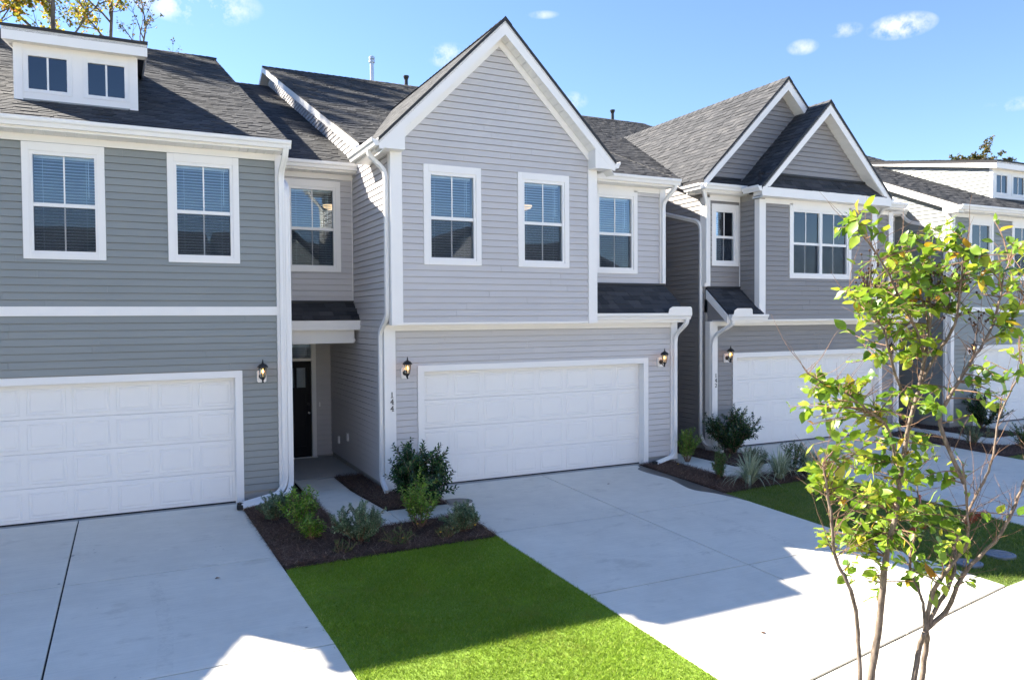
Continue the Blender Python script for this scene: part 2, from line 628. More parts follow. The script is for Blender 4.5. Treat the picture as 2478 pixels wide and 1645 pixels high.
def _unit(name, verts, faces, mat):
    me = bpy.data.meshes.new(name)
    me.from_pydata(verts, [], faces)
    me.materials.append(M[mat])
    me.update()
    return me


BOARD = {}
for key in ('siding_green', 'siding_light', 'siding_dark'):
    # one lap board, 1 m long: its lower edge stands proud of the board below
    pr = [(-0.035, 0.0), (-0.0345, 0.004), (-0.021, EXPO - 0.0105), (-0.0015, EXPO - 0.0095), (-0.0015, EXPO + 0.001), (0.0, EXPO + 0.001), (0.0, 0.0)]
    b_ = MB().prism(pr, 'x', -0.5, 0.5)
    BOARD[key] = _unit('siding_board', b_.v, b_.f, key)


def siding(parent, mat, origin, udir, u0, u1, z0, z1, openings=(), clip=None, split=3.7, seed=0):
    """lap boards on a wall. point = origin + udir*u + z; outward is udir rotated -90 deg (towards -y for udir=+x)"""
    rg = random.Random(seed + 17)
    o = Vector(origin)
    ud = Vector(udir).normalized()
    ang = math.atan2(ud.y, ud.x)
    rot = Matrix.Rotation(ang, 4, 'Z')
    n = int(round((z1 - z0) / EXPO))
    e = (z1 - z0) / max(n, 1)
    cnt = 0
    for k in range(n):
        za, zb = z0 + k * e, z0 + (k + 1) * e
        zc = (za + zb) / 2
        if clip:
            ra, rb = clip(za), clip(zb - 0.002)
            if ra is None and rb is None:
                continue
            if ra is None:
                ra = ((rb[0] + rb[1]) / 2,) * 2
            if rb is None:
                m_ = (ra[0] + ra[1]) / 2
                rb = (m_, m_)
        else:
            ra = rb = (u0, u1)
        spans = [(max(u0, min(ra[0], rb[0])), min(u1, max(ra[1], rb[1])))]
        for (a, b, c, d) in openings:
            if c < zc < d:
                ns = []
                for s in spans:
                    if b <= s[0] or a >= s[1]:
                        ns.append(s)
                    else:
                        if a > s[0]:
                            ns.append((s[0], a))
                        if b < s[1]:
                            ns.append((b, s[1]))
                spans = ns
        for (a, b) in spans:
            if b - a < 0.015:
                continue
            slanted = clip and (abs(ra[0] - rb[0]) > 1e-4 or abs(ra[1] - rb[1]) > 1e-4)
            cuts = [a]
            x = a + rg.uniform(0.9, split)
            while x < b - 0.6:
                cuts.append(x)
                x += split
            cuts.append(b)
            for i in range(len(cuts) - 1):
                p, q = cuts[i], cuts[i + 1] - (0.0025 if i < len(cuts) - 2 else 0)
                if not slanted:
                    mw = Matrix.Translation(o + ud * ((p + q) / 2) + Vector((0, 0, za))) @ rot @ Matrix.Diagonal((q - p, 1, e / EXPO, 1))
                    inst('siding_board', BOARD[mat], mw, parent)
                else:
                    pl = ra[0] if abs(p - min(ra[0], rb[0])) < 1e-3 or i == 0 else p
                    pt = rb[0] if pl == ra[0] else p
                    ql = ra[1] if i == len(cuts) - 2 else q
                    qt = rb[1] if i == len(cuts) - 2 else q
                    pl, pt = max(pl, u0), max(pt, u0)
                    ql, qt = min(ql, u1), min(qt, u1)
                    vs = []
                    outn = Vector((ud.y, -ud.x, 0))
                    for (uu, zz, dd) in ((pl, za, 0.035), (ql, za, 0.035), (qt, zb - 0.010, 0.021), (pt, zb - 0.010, 0.021), (pl, za, 0), (ql, za, 0), (qt, zb, 0), (pt, zb, 0)):
                        vs.append(o + ud * uu + outn * dd + Vector((0, 0, zz)))
                    obj('siding_board', vs, [(0, 1, 2, 3), (7, 6, 5, 4), (1, 0, 4, 5), (2, 1, 5, 6), (3, 2, 6, 7), (0, 3, 7, 4)], mat, parent)
                cnt += 1
    return cnt


SH_E = 0.143
SHINGLE = _unit('shingle', [(0, 0, 0.95), (1, 0, 0.95), (1, 1, 0.0), (0, 1, 0.0), (0, 0, 0.0), (1, 0, 0.0), (1, 1, -0.4), (0, 1, -0.4)],
                [(0, 1, 2, 3), (4, 5, 1, 0), (5, 6, 2, 1), (7, 4, 0, 3)], 'shingle')


def shingles(parent, O, U, W, V, L, n_single=0, keep=None, seed=0, tab=(0.12, 0.27), expo=SH_E, thin=1.0):
    """courses of tabbed shingles on the rectangle O + U*[0..W] + V*[0..L] (V points up the slope).
    The n_single lowest ones are separate objects, the rest one mesh."""
    rg = random.Random(seed * 31 + 5)
    O, U, V = Vector(O), Vector(U).normalized(), Vector(V).normalized()
    N = U.cross(V).normalized()
    if N.z < 0:
        N = -N
    mb = MB()
    rows = int(L / expo) + 1
    single = 0
    for r in range(rows):
        v = r * expo
        ln = min(expo * 1.75, L - v + 0.01)
        if ln < 0.03:
            continue
        u = -rg.uniform(0, 0.2)
        while u < W:
            w = rg.uniform(*tab)
            a, b = max(u, 0.0), min(u + w, W)
            u += w
            if b - a < 0.02:
                continue
            c = O + U * ((a + b) / 2) + V * (v + expo * 0.5)
            if keep and not keep(c):
                continue
            th = (rg.choice((0.011, 0.014, 0.020)) + rg.uniform(0, 0.003)) * thin
            bot = O + U * a + V * (v + rg.uniform(-0.003, 0.003))
            wd = b - a - 0.004
            if single < n_single:
                mw = Matrix((
                    (U.x * wd, V.x * ln, N.x * th, bot.x), (U.y * wd, V.y * ln, N.y * th, bot.y), (U.z * wd, V.z * ln, N.z * th, bot.z), (0, 0, 0, 1)))
                inst('shingle', SHINGLE, mw, parent)
                single += 1
            else:
                p = bot
                mb.add([p + N * th * 0.95, p + U * wd + N * th * 0.95, p + U * wd + V * ln, p + V * ln, p, p + U * wd],
                       [(0, 1, 2, 3), (4, 5, 1, 0), (5, 2, 1), (4, 0, 3)])
    if mb.v:
        o = mb.build('shingle_courses', 'shingle', parent)
        o['kind'] = 'stuff'
    return single


def ridge_caps(parent, P, Q, w=0.14, pitch=0.4167, n=None):
    P, Q = Vector(P), Vector(Q)
    L = (Q - P).length
    n = n or int(L / 0.2)
    D = (Q - P).normalized()
    S = Vector((0, 0, 1)).cross(D).normalized()
    mb = MB()
    for i in range(n):
        a, b = P + D * (L * i / n), P + D * (L * (i + 1.5) / n)
        t0, t1 = 0.022, 0.006
        vs = []
        for p, t in ((a, t0), (b, t1)):
            vs += [p - S * w + Vector((0, 0, -w * pitch + t)), p + Vector((0, 0, t + 0.004)), p + S * w + Vector((0, 0, -w * pitch + t))]
        vs += [a - S * w + Vector((0, 0, -w * pitch)), a, a + S * w + Vector((0, 0, -w * pitch))]
        mb.add(vs, [(0, 1, 4, 3), (1, 2, 5, 4), (6, 7, 1, 0), (7, 8, 2, 1)])
    o = mb.build('ridge_caps', 'shingle', parent)
    o['kind'] = 'stuff'
    return o


# ------------------------------------------------------------------ building pieces
K_PROF = [(0.0, 0.0), (0.0, -0.125), (-0.075, -0.13), (-0.085, -0.10), (-0.095, -0.075), (-0.118, -0.055), (-0.125, -0.03), (-0.125, 0.0), (-0.113, 0.0), (-0.113, -0.02), (-0.02, -0.03), (-0.012, 0.0)]


def gutter_x(x0, x1, y, z, parent):
    """K-style gutter along X; its back at y, its lip at z"""
    return prism('gutter', [(y + a, z + b) for a, b in K_PROF], 'x', x0, x1, 'vinyl', parent)


def gutter_y(y0, y1, x, z, parent, sgn=1):
    return prism('gutter', [(x + sgn * a, z + b) for a, b in K_PROF], 'y', y0, y1, 'vinyl', parent)


def soffit_x(x0, x1, y0, y1, z, parent, slope=0.0):
    """grooved soffit panels under an eave that runs along X"""
    mb = MB()
    n = max(1, int((x1 - x0) / 0.135))
    w = (x1 - x0) / n
    for i in range(n):
        a = x0 + i * w
        mb.box(a, a + w - 0.008, y0, y1, z, z + 0.012)
    mb.box(x0, x1, y0, y1, z + 0.0125, z + 0.02)
    return mb.build('soffit', 'vinyl', parent)


def wall_x(name, house, x0, x1, y, z0, z1, mat, openings=(), thick=0.12, clip=None, gable=None, seed=0, boards=True, sheath='interior', cz0=None):
    """wall facing -Y with rectangular openings (x0,x1,z0,z1), sided with lap boards"""
    xs = sorted({x0, x1, *[v for o in openings for v in (max(x0, o[0]), min(x1, o[1]))]})
    zs = sorted({z0, z1, *[v for o in openings for v in (max(z0, o[2]), min(z1, o[3]))]})
    mb = MB()
    for i in range(len(xs) - 1):
        for j in range(len(zs) - 1):
            cx, cz = (xs[i] + xs[i + 1]) / 2, (zs[j] + zs[j + 1]) / 2
            if any(o[0] < cx < o[1] and o[2] < cz < o[3] for o in openings):
                continue
            mb.box(xs[i], xs[i + 1], y + 0.001, y + thick, zs[j], zs[j + 1])
    if gable:
        mb.prism(gable, 'y', y + 0.001, y + thick)
    w = mb.build(name, sheath, house)
    if boards:
        siding(w, mat, (0, y, 0), (1, 0, 0), x0, x1, cz0 if cz0 is not None else z0, z1 if not gable else max(p[1] for p in gable), openings, clip, seed=seed)
    return w


def casing(mb, x0, x1, z0, z1, y, ws, wt, wb, d=0.046):
    mb.box(x0, x0 + ws, y - d, y + 0.002, z0 + 0.001, z1 - 0.001)
    mb.box(x1 - ws, x1, y - d, y + 0.002, z0 + 0.001, z1 - 0.001)
    mb.box(x0 + ws + 0.001, x1 - ws - 0.001, y - d - 0.001, y + 0.002, z1 - wt, z1)
    mb.box(x0 + ws + 0.001, x1 - ws - 0.001, y - d - 0.001, y + 0.002, z0, z0 + wb)


def blind(parent, x0, x1, z0, z1, y, tilt=0.0):
    mb = MB()
    mb.box(x0, x1, y - 0.03, y + 0.03, z1 - 0.05, z1)
    z = z1 - 0.075
    while z > z0 + 0.02:
        d = 0.023
        s = d * math.sin(tilt)
        c = d * math.cos(tilt)
        mb.add([(x0, y - c, z - s), (x1, y - c, z - s), (x1, y + c, z + s), (x0, y + c, z + s),
                (x0, y - c, z - s + 0.003), (x1, y - c, z - s + 0.003), (x1, y + c, z + s + 0.003), (x0, y + c, z + s + 0.003)], BOXF)
        z -= 0.047
    for fx in (0.14, 0.86):
        xx = x0 + (x1 - x0) * fx
        mb.box(xx - 0.002, xx + 0.002, y - 0.029, y - 0.026, z0, z1 - 0.05)
    xx = x0 + (x1 - x0) * 0.90
    mb.box(xx - 0.004, xx + 0.004, y - 0.04, y - 0.033, z1 - (z1 - z0) * 0.42, z1 - 0.05)
    return mb.build('blind', 'blind', parent)


def window(house, x0, x1, z0, z1, y, units=1, slats=True, label=None):
    """double-hung window; x0..z1 is the outside of the casing, y the wall plane"""
    ws, wt, wb = 0.095, 0.125, 0.085
    mb = MB()
    casing(mb, x0, x1, z0, z1, y, ws, wt, wb)
    win = mb.build('window', 'white', house)
    if label:
        win['label'] = label
    ix0, ix1, iz0, iz1 = x0 + ws, x1 - ws, z0 + wb, z1 - wt
    zm = z1 - 0.53 * (z1 - z0)
    n = units
    wu = (ix1 - ix0) / n
    fr = 0.045
    for k in range(n):
        a, b = ix0 + k * wu, ix0 + (k + 1) * wu
        f = MB()
        yf0, yf1 = y - 0.030, y + 0.06
        f.box(a + 0.001, a + fr, yf0, yf1, iz0 - 0.001, iz1 + 0.001)
        f.box(b - fr, b - 0.001, yf0, yf1, iz0 - 0.001, iz1 + 0.001)
        f.box(a + fr, b - fr, yf0 + 0.001, yf1, iz1 - 0.055, iz1 + 0.001)
        f.box(a + fr, b - fr, yf0 + 0.001, yf1, iz0 - 0.001, iz0 + 0.04)
        f.build('sash_frame', 'vinyl', win)
        r_ = MB()
        r_.box(a + fr, b - fr, y - 0.012, y + 0.05, zm - 0.028, zm + 0.028)
        r_.build('meeting_rail', 'vinyl', win)
        xm = (a + b) / 2
        box('pane', a + fr, b - fr, y + 0.012, y + 0.016, zm + 0.028, iz1 - 0.055, 'glass', win)
        box('pane', a + fr, b - fr, y + 0.034, y + 0.038, iz0 + 0.04, zm - 0.028, 'glass', win)
        box('muntin', xm - 0.011, xm + 0.011, y + 0.004, y + 0.0115, zm + 0.028, iz1 - 0.055, 'vinyl', win)
        box('muntin', xm - 0.011, xm + 0.011, y + 0.026, y + 0.0335, iz0 + 0.04, zm - 0.028, 'vinyl', win)
        box('insect_screen', a + fr, b - fr, y + 0.0005, y + 0.0015, iz0 + 0.04, zm - 0.028, 'screen', win)
        if slats:
            blind(win, a + fr + 0.005, b - fr - 0.005, iz0 + 0.03, iz1 - 0.03, y + 0.15, R(-4))
    return (x0 + ws - 0.005, x1 - ws + 0.005, z0 + wb - 0.005, z1 - wt + 0.005)


def win_open(x0, x1, z0, z1):
    return (x0 + 0.09, x1 - 0.09, z0 + 0.08, z1 - 0.12)


def _panel_mesh(w, h):
    """embossed garage door panel: raised lip, groove, raised field"""
    rings = [(0.0, 0.0), (0.008, -0.006), (0.020, -0.006), (0.032, -0.0015), (0.048, -0.0015), (0.062, -0.007), (0.080, -0.007)]
    vs, fs = [], []
    for ins, d in rings:
        vs += [(ins - w / 2, d, ins - h / 2), (w / 2 - ins, d, ins - h / 2), (w / 2 - ins, d, h / 2 - ins), (ins - w / 2, d, h / 2 - ins)]
    for r_ in range(len(rings) - 1):
        for i in range(4):
            j = (i + 1) % 4
            fs.append((r_ * 4 + i, r_ * 4 + j, (r_ + 1) * 4 + j, (r_ + 1) * 4 + i))
    k = (len(rings) - 1) * 4
    fs.append((k, k + 1, k + 2, k + 3))
    return _unit('raised_panel', vs, fs, 'door_white')


PANEL = _panel_mesh(0.525, 0.41)


def garage_door(house, x0, x1, y, ztop=2.134):
    """trim, stop and a four-section door with embossed panels; x0..x1 is the opening"""
    tw = 0.115
    mb = MB()
    mb.box(x0 - tw, x0, y - 0.05, y + 0.02, gz(y) - 0.02, ztop + tw)
    mb.box(x1, x1 + tw, y - 0.05, y + 0.02, gz(y) - 0.02, ztop + tw)
    mb.box(x0 + 0.001, x1 - 0.001, y - 0.051, y + 0.02, ztop, ztop + tw - 0.001)
    mb.build('door_casing', 'white', house)
    j = MB()
    j.box(x0 - 0.02, x0 + 0.004, y + 0.021, y + 0.2, 0, ztop + 0.02)
    j.box(x1 - 0.004, x1 + 0.02, y + 0.021, y + 0.2, 0, ztop + 0.02)
    j.box(x0 + 0.005, x1 - 0.005, y + 0.021, y + 0.2, ztop - 0.004, ztop + 0.02)
    j.build('jamb', 'white', house)
    door = box('garage_door', x0 + 0.006, x1 - 0.006, y + 0.155, y + 0.19, 0.012, ztop - 0.004, 'door_white', house)
    n, sh = 8, (ztop - 0.02) / 4
    wd = (x1 - x0 - 0.012) / n
    for r_ in range(4):
        z0 = 0.014 + r_ * sh
        mb = MB()
        mb.prism([(y + 0.155, z0), (y + 0.128, z0), (y + 0.122, z0 + 0.006), (y + 0.122, z0 + sh - 0.012), (y + 0.13, z0 + sh - 0.003), (y + 0.155, z0 + sh - 0.003)], 'x', x0 + 0.006, x1 - 0.006)
        mb.build('door_section', 'door_white', door)
        for c in range(n):
            inst('raised_panel', PANEL, Matrix.Translation((x0 + 0.006 + (c + 0.5) * wd, y + 0.1218, z0 + sh / 2 - 0.002)), door)
    box('bottom_seal', x0 + 0.006, x1 - 0.006, y + 0.112, y + 0.18, 0.0, 0.022, 'rubber', door)
    return door


def post(name, house, x0, x1, y0, y1, z0, z1):
    return box(name, x0, x1, y0, y1, z0, z1, 'white', house)


def main_roof(house, x0, x1, a, ye, yr=12.0, yb=24.0, slope=0.4167, n_single=0, seed=1, keep=None, rake_l=False, rake_r=False, cut=None):
    """ridge parallel to X: front slope z = a + slope*y from the eave ye up to the ridge yr, then down to yb"""
    zr = a + slope * yr
    ze = a + slope * ye
    zb = zr - slope * (yb - yr)
    t = 0.10
    rf = prism('main_roof', [(ye, ze - 0.006), (yr, zr - 0.006), (yb, zb), (yb, zb - t), (yr, zr - t), (ye, ze - t)], 'x', x0, x1, 'deck', house)
    L = math.hypot(yr - ye, zr - ze)
    shingles(rf, (x0 - 0.015, ye - 0.02, ze - 0.006), (1, 0, 0), x1 - x0 + 0.03, (0, yr - ye, zr - ze), L, n_single, keep, seed)
    ridge_caps(rf, (x0, yr, zr + 0.004), (x1, yr, zr + 0.004))
    return rf


def rake_board(house, x, y0, z0, y1, z1, w=0.19, t=0.025, over=0.25, sgn=1):
    """sloping fascia at the end of a main roof (plane x = const) with its soffit back to the wall; sgn=+1: wall lies towards +x"""
    mb = MB()
    mb.prism([(y0, z0 - 0.01), (y1, z1 - 0.01), (y1, z1 - w), (y0, z0 - w)], 'x', x - sgn * 0.008, x + sgn * t)
    f = mb.build('rake_board', 'white', house)
    mb = MB()
    n = int((y1 - y0) / 0.15)
    for i in range(n):
        s0, s1 = i / n, (i + 0.93) / n
        ya, yb_ = y0 + (y1 - y0) * s0, y0 + (y1 - y0) * s1
        za, zb_ = z0 + (z1 - z0) * s0 - w + 0.02, z0 + (z1 - z0) * s1 - w + 0.02
        xa, xb = x + sgn * t, x + sgn * over
        mb.prism([(ya, za), (yb_, zb_), (yb_, zb_ + 0.015), (ya, za + 0.015)], 'x', xa, xb)
    mb.build('rake_soffit', 'vinyl', house)
    mb = MB()
    mb.prism([(y0, z0 + 0.004), (y1, z1 + 0.004), (y1, z1 - 0.016), (y0, z0 - 0.016)], 'x', x - sgn * 0.018, x - sgn * 0.009)
    mb.build('drip_edge', 'drip', house)
    if y1 > 11.9:      # the far side of the ridge
        MB().prism([(y1, z1 - 0.01), (y1 + 3, z1 - 0.01 - 3 * SLP), (y1 + 3, z1 - w - 3 * SLP), (y1, z1 - w)], 'x', x - sgn * 0.008, x + sgn * t).build('rake_board', 'white', house)
        MB().prism([(y1, z1 - w + 0.02), (y1 + 3, z1 - w + 0.02 - 3 * SLP), (y1 + 3, z1 - w + 0.035 - 3 * SLP), (y1, z1 - w + 0.035)], 'x', x + sgn * t, x + sgn * over).build('rake_soffit', 'vinyl', house)
    return f


def gable_roof(house, xc, half, yf, yback, zr, slope, seed=3, keep=None, n_single=0, name='gable_roof', thin=1.0):
    """ridge along Y from yf (front) to yback"""
    rf = MB()
    t = 0.09
    ze = zr - half * slope
    # left and right slopes as slabs; back edge follows the main roof
    yl = yback(ze)
    yr_ = yback(zr)
    for s in (-1, 1):
        xe = xc + s * half
        top = [(xc, yf, zr - 0.006), (xe, yf, ze - 0.006), (xe, yl, ze - 0.006), (xc, yr_, zr - 0.006)]
        bot = [(p[0], p[1], p[2] - t) for p in top]
        fs = [(0, 1, 2, 3), (7, 6, 5, 4), (0, 4, 5, 1), (1, 5, 6, 2), (2, 6, 7, 3), (3, 7, 4, 0)]
        if s > 0:
            fs = [f[::-1] for f in fs]
        rf.add(top + bot, fs)
    r_ = rf.build(name, 'deck', house)
    L = math.hypot(half, half * slope)

    def kp(c):
        if c.y > yback(c.z) + 0.10:
            return False
        return keep(c) if keep else True
    sgl = shingles(r_, (xc - half, yr_, ze - 0.006), (0, -1, 0), yr_ - yf + 0.015, (half, 0, half * slope), L, n_single, kp, seed, thin=thin)
    shingles(r_, (xc + half, yf - 0.015, ze - 0.006), (0, 1, 0), yr_ - yf + 0.015, (-half, 0, half * slope), L, 0, kp, seed + 1)
    ridge_caps(r_, (xc, yf - 0.02, zr + 0.004), (xc, yr_, zr + 0.004), 0.13, slope)
    return r_


def gable_trim(house, xc, half, yf, ywall, zr, slope, body_half, zbase, w=0.21, frieze=True, ret=0.40):
    """rake fascias, soffits, frieze and boxed cornice returns of a front gable"""
    ze = zr - half * slope
    t = 0.025
    c = math.sqrt(1 + slope * slope)
    vw = w * c
    mb = MB()
    for s in (-1, 1):
        mb.prism([(xc, zr - 0.012), (xc + s * half, ze - 0.012), (xc + s * half, ze - vw * 0.62), (xc + s * (half - 0.06), ze - vw * 0.62), (xc, zr - vw)], 'y', yf, yf + t)
    mb.build('rake_board', 'white', house)
    mb = MB()
    for s in (-1, 1):
        n = int(half / 0.11)
        for i in range(n):
            a, b = half * i / n, half * (i + 0.93) / n
            za, zb = zr - vw - a * slope + 0.03, zr - vw - b * slope + 0.03
            mb.prism([(xc + s * a, za), (xc + s * b, zb), (xc + s * b, zb + 0.015), (xc + s * a, za + 0.015)], 'y', yf + t, ywall)
    mb.build('rake_soffit', 'vinyl', house)
    if frieze:
        mb = MB()
        for s in (-1, 1):
            o = 0.11 * c
            mb.prism([(xc, zr - vw + 0.025), (xc + s * (body_half), zr - vw + 0.025 - body_half * slope), (xc + s * (body_half), zr - vw - body_half * slope - o + 0.025), (xc, zr - vw - o + 0.025)], 'y', ywall - 0.047, ywall - 0.031)
        mb.build('frieze_board', 'white', house)
    for s in (-1, 1):
        mb = MB()
        mb.prism([(xc + s * (half - 0.03), ze - 0.06), (xc + s * (half - 0.03), zbase), (xc + s * (half - ret), zbase), (xc + s * (half - ret), min(zr - (half - ret) * slope - vw + 0.05, ze + 0.4))], 'y', yf + 0.004, ywall - 0.02)
        mb.build('cornice_return', 'white', house)
    mb = MB()
    for s in (-1, 1):
        mb.prism([(xc, zr + 0.016), (xc + s * (half + 0.01), ze + 0.006), (xc + s * (half + 0.01), ze - 0.06), (xc, zr - 0.05)], 'y', yf - 0.016, yf - 0.001)
    mb.build('drip_edge', 'drip', house)


def shed_roof(house, name, x0, x1, yt, zt, yb, zb, n_single=60, seed=11, gut=True, guard=None, side_l=False, side_r=False, soff=True):
    """small lean-to roof: top edge at (yt, zt), eave at (yb, zb)"""
    rf = prism(name, [(yt, zt - 0.006), (yb, zb - 0.006), (yb, zb - 0.07), (yt, zt - 0.07)], 'x', x0, x1, 'deck', house)
    L = math.hypot(yt - yb, zt - zb)
    shingles(rf, (x0, yb - 0.015, zb - 0.006), (1, 0, 0), x1 - x0, (0, yt - yb, zt - zb), L, n_single, None, seed, (0.15, 0.34))
    box('flashing', x0 + 0.01, x1 - 0.01, yt - 0.06, yt - 0.02, zt - 0.012, zt + 0.03, 'drip', rf)
    if soff:
        box('fascia', x0 + 0.002, x1 - 0.002, yb + 0.001, yb + 0.03, zb - 0.20, zb - 0.012, 'white', house)
    if gut:
        gutter_x(x0, x1 + 0.05, yb, zb - 0.01, house)
    if guard:
        mb = MB()
        g0, g1 = guard
        mb.add([(g0, yb - 0.128, zb - 0.02), (g1, yb - 0.128, zb - 0.02), (g1 - 0.02, yb - 0.14, zb + 0.10), (g1 - 0.06, yb - 0.143, zb + 0.125), (g0 + 0.10, yb - 0.143, zb + 0.125), (g0 + 0.02, yb - 0.14, zb + 0.08),
                (g0, yb - 0.122, zb - 0.02), (g1, yb - 0.122, zb - 0.02), (g1 - 0.02, yb - 0.134, zb + 0.10), (g1 - 0.06, yb - 0.137, zb + 0.125), (g0 + 0.10, yb - 0.137, zb + 0.125), (g0 + 0.02, yb - 0.134, zb + 0.08)],
               [(0, 1, 2, 3, 4, 5), (11, 10, 9, 8, 7, 6), (1, 0, 6, 7), (2, 1, 7, 8), (3, 2, 8, 9), (4, 3, 9, 10), (5, 4, 10, 11), (0, 5, 11, 6)])
        mb.build('splash_guard', 'vinyl', house)
    return rf


def frieze_x(house, x0, x1, y, z0, z1):
    return box('frieze_board', x0, x1, y - 0.046, y - 0.001, z0, z1, 'white', house)


def eave_x(house, x0, x1, ywall, ytip, zlip, gx0=None, gx1=None, fr=True, fx0=None, fx1=None):
    """gutter, fascia, grooved soffit and frieze under a level eave"""
    gutter_x(gx0 if gx0 is not None else x0, gx1 if gx1 is not None else x1, ytip, zlip, house)
    zs = zlip - 0.165
    box('fascia', x0, x1, ytip + 0.001, ytip + 0.025, zs, zlip - 0.005, 'white', house)
    soffit_x(x0, x1, ytip + 0.026, ywall, zs, house)
    if fr:
        frieze_x(house, fx0 if fx0 is not None else x0, fx1 if fx1 is not None else x1, ywall, zs - 0.105, zs - 0.001)


def interior(house, x0, x1, y0, y1, z0=3.02, z1=5.95):
    """the rooms behind the upper windows: floor, ceiling, back wall"""
    mb = MB()
    mb.box(x0, x1, y0, y1, z0 - 0.1, z0)
    mb.build('floor_slab', 'interior_floor', house)
    mb = MB()
    mb.box(x0, x1, y1, y1 + 0.1, z0, z1)
    mb.box(x0, x1, y0, y1, z1, z1 + 0.05)
    mb.build('room_wall', 'interior', house)


def body_shell(house, x0, x1, y0, y1, z0, a, slope=0.4167, yr=12.0, left=True, right=True, yup=None):
    """party walls up to the roof and the rear wall"""
    mb = MB()

    def zt(y):
        return a + slope * (y if y < yr else 2 * yr - y) - 0.12
    u = y0 if yup is None else yup
    pts = [(y0, z0), (y1, z0), (y1, zt(y1)), (yr, zt(yr)), (u, zt(u)), (u, 3.2), (y0, 3.2)]
    if left:
        mb.prism(pts, 'x', x0, x0 + 0.1)
    if right:
        mb.prism(pts, 'x', x1 - 0.1, x1)
    mb.box(x0 + 0.101, x1 - 0.101, y1 - 0.12, y1, z0, zt(y1))
    return mb.build('party_wall', 'interior', house)


def lantern(x, y, z, label, group='garage wall lanterns'):
    """six-sided wall lantern on a white block; z = centre of the block"""
    t = empty('wall_lantern', (x, y, z - 0.16))
    tag(t, label, 'lantern', group)
    mb = MB()
    c = 0.02
    w, h = 0.075, 0.10
    mb.prism([(x - w + c, z - h), (x + w - c, z - h), (x + w, z - h + c), (x + w, z + h - c), (x + w - c, z + h), (x - w + c, z + h), (x - w, z + h - c), (x - w, z - h + c)], 'y', y - 0.050, y - 0.012)
    mb.build('mounting_block', 'white', t)
    yb = y - 0.050
    v, f = lathe([(0.05, 0.0), (0.047, -0.012), (0.03, -0.022), (0.018, -0.03)], (x, yb, z), 14, 'y')
    f = [q[::-1] for q in f]
    obj('back_plate', v, f, 'black_metal', t)
    yc = y - 0.175
    arm = smooth_path([(x, yb - 0.02, z), (x, yb - 0.05, z - 0.055), (x, yb - 0.10, z - 0.085), (x, yc, z - 0.06), (x, yc, z - 0.02)], 0.05)
    mb = MB()
    _tube(mb, arm, [0.010] * len(arm), 8)
    v, f = lathe([(0.012, -0.10), (0.018, -0.09), (0.008, -0.07), (0.030, -0.03), (0.045, -0.012), (0.045, 0.0)], (x, yc, z - 0.0), 6)
    mb.add(v, f)
    mb.build('arm', 'black_metal', t)
    cage = MB()
    zb, zt = z + 0.0, z + 0.16
    for i in range(6):
        a = math.pi / 3 * i
        p0 = Vector((x + 0.043 * math.cos(a), yc + 0.043 * math.sin(a), zb))
        p1 = Vector((x + 0.066 * math.cos(a), yc + 0.066 * math.sin(a), zt))
        _tube(cage, [p0, p1], [0.005, 0.005], 4)
    cage.build('cage', 'black_metal', t)
    v, f = lathe([(0.041, zb - z), (0.063, zt - z)], (x, yc, z), 6)
    obj('lantern_glass', v, f[:6], 'lampglass', t)
    v, f = lathe([(0.088, zt - z - 0.004), (0.088, zt - z + 0.006), (0.060, zt - z + 0.045), (0.022, zt - z + 0.065), (0.012, zt - z + 0.072), (0.017, zt - z + 0.085), (0.010, zt - z + 0.095), (0.012, zt - z + 0.105), (0.003, zt - z + 0.135)], (x, yc, z), 12)
    obj('hood', v, f, 'black_metal', t)
    v, f = lathe([(0.010, 0.0), (0.011, 0.06), (0.004, 0.062)], (x, yc, z + 0.0), 8)
    obj('candle_sleeve', v, f, 'blind', t)
    v, f = lathe([(0.008, 0.062), (0.019, 0.085), (0.014, 0.11), (0.003, 0.13)], (x, yc, z + 0.0), 8)
    obj('bulb', v, f, 'bulb', t, smooth=True)
    return t


def _tube(mb, path, rad, seg=6):
    path = [Vector(p) for p in path]
    n = len(path)
    base = len(mb.v)
    prev = None
    for i, p in enumerate(path):
        tn = path[min(i + 1, n - 1)] - path[max(i - 1, 0)]
        if tn.length < 1e-9:
            tn = Vector((0, 0, 1))
        tn.normalize()
        s = (prev - tn * prev.dot(tn)) if prev else tn.orthogonal()
        if s.length < 1e-4:
            s = tn.orthogonal()
        s.normalize()
        prev = s
        u = tn.cross(s)
        for k in range(seg):
            a = 2 * math.pi * k / seg
            mb.v.append(tuple(p + (s * math.cos(a) + u * math.sin(a)) * rad[i]))
    for i in range(n - 1):
        for k in range(seg):
            k2 = (k + 1) % seg
            mb.f.append((base + i * seg + k, base + i * seg + k2, base + (i + 1) * seg + k2, base + (i + 1) * seg + k))
    mb.f.append(tuple(base + (n - 1) * seg + k for k in range(seg)))


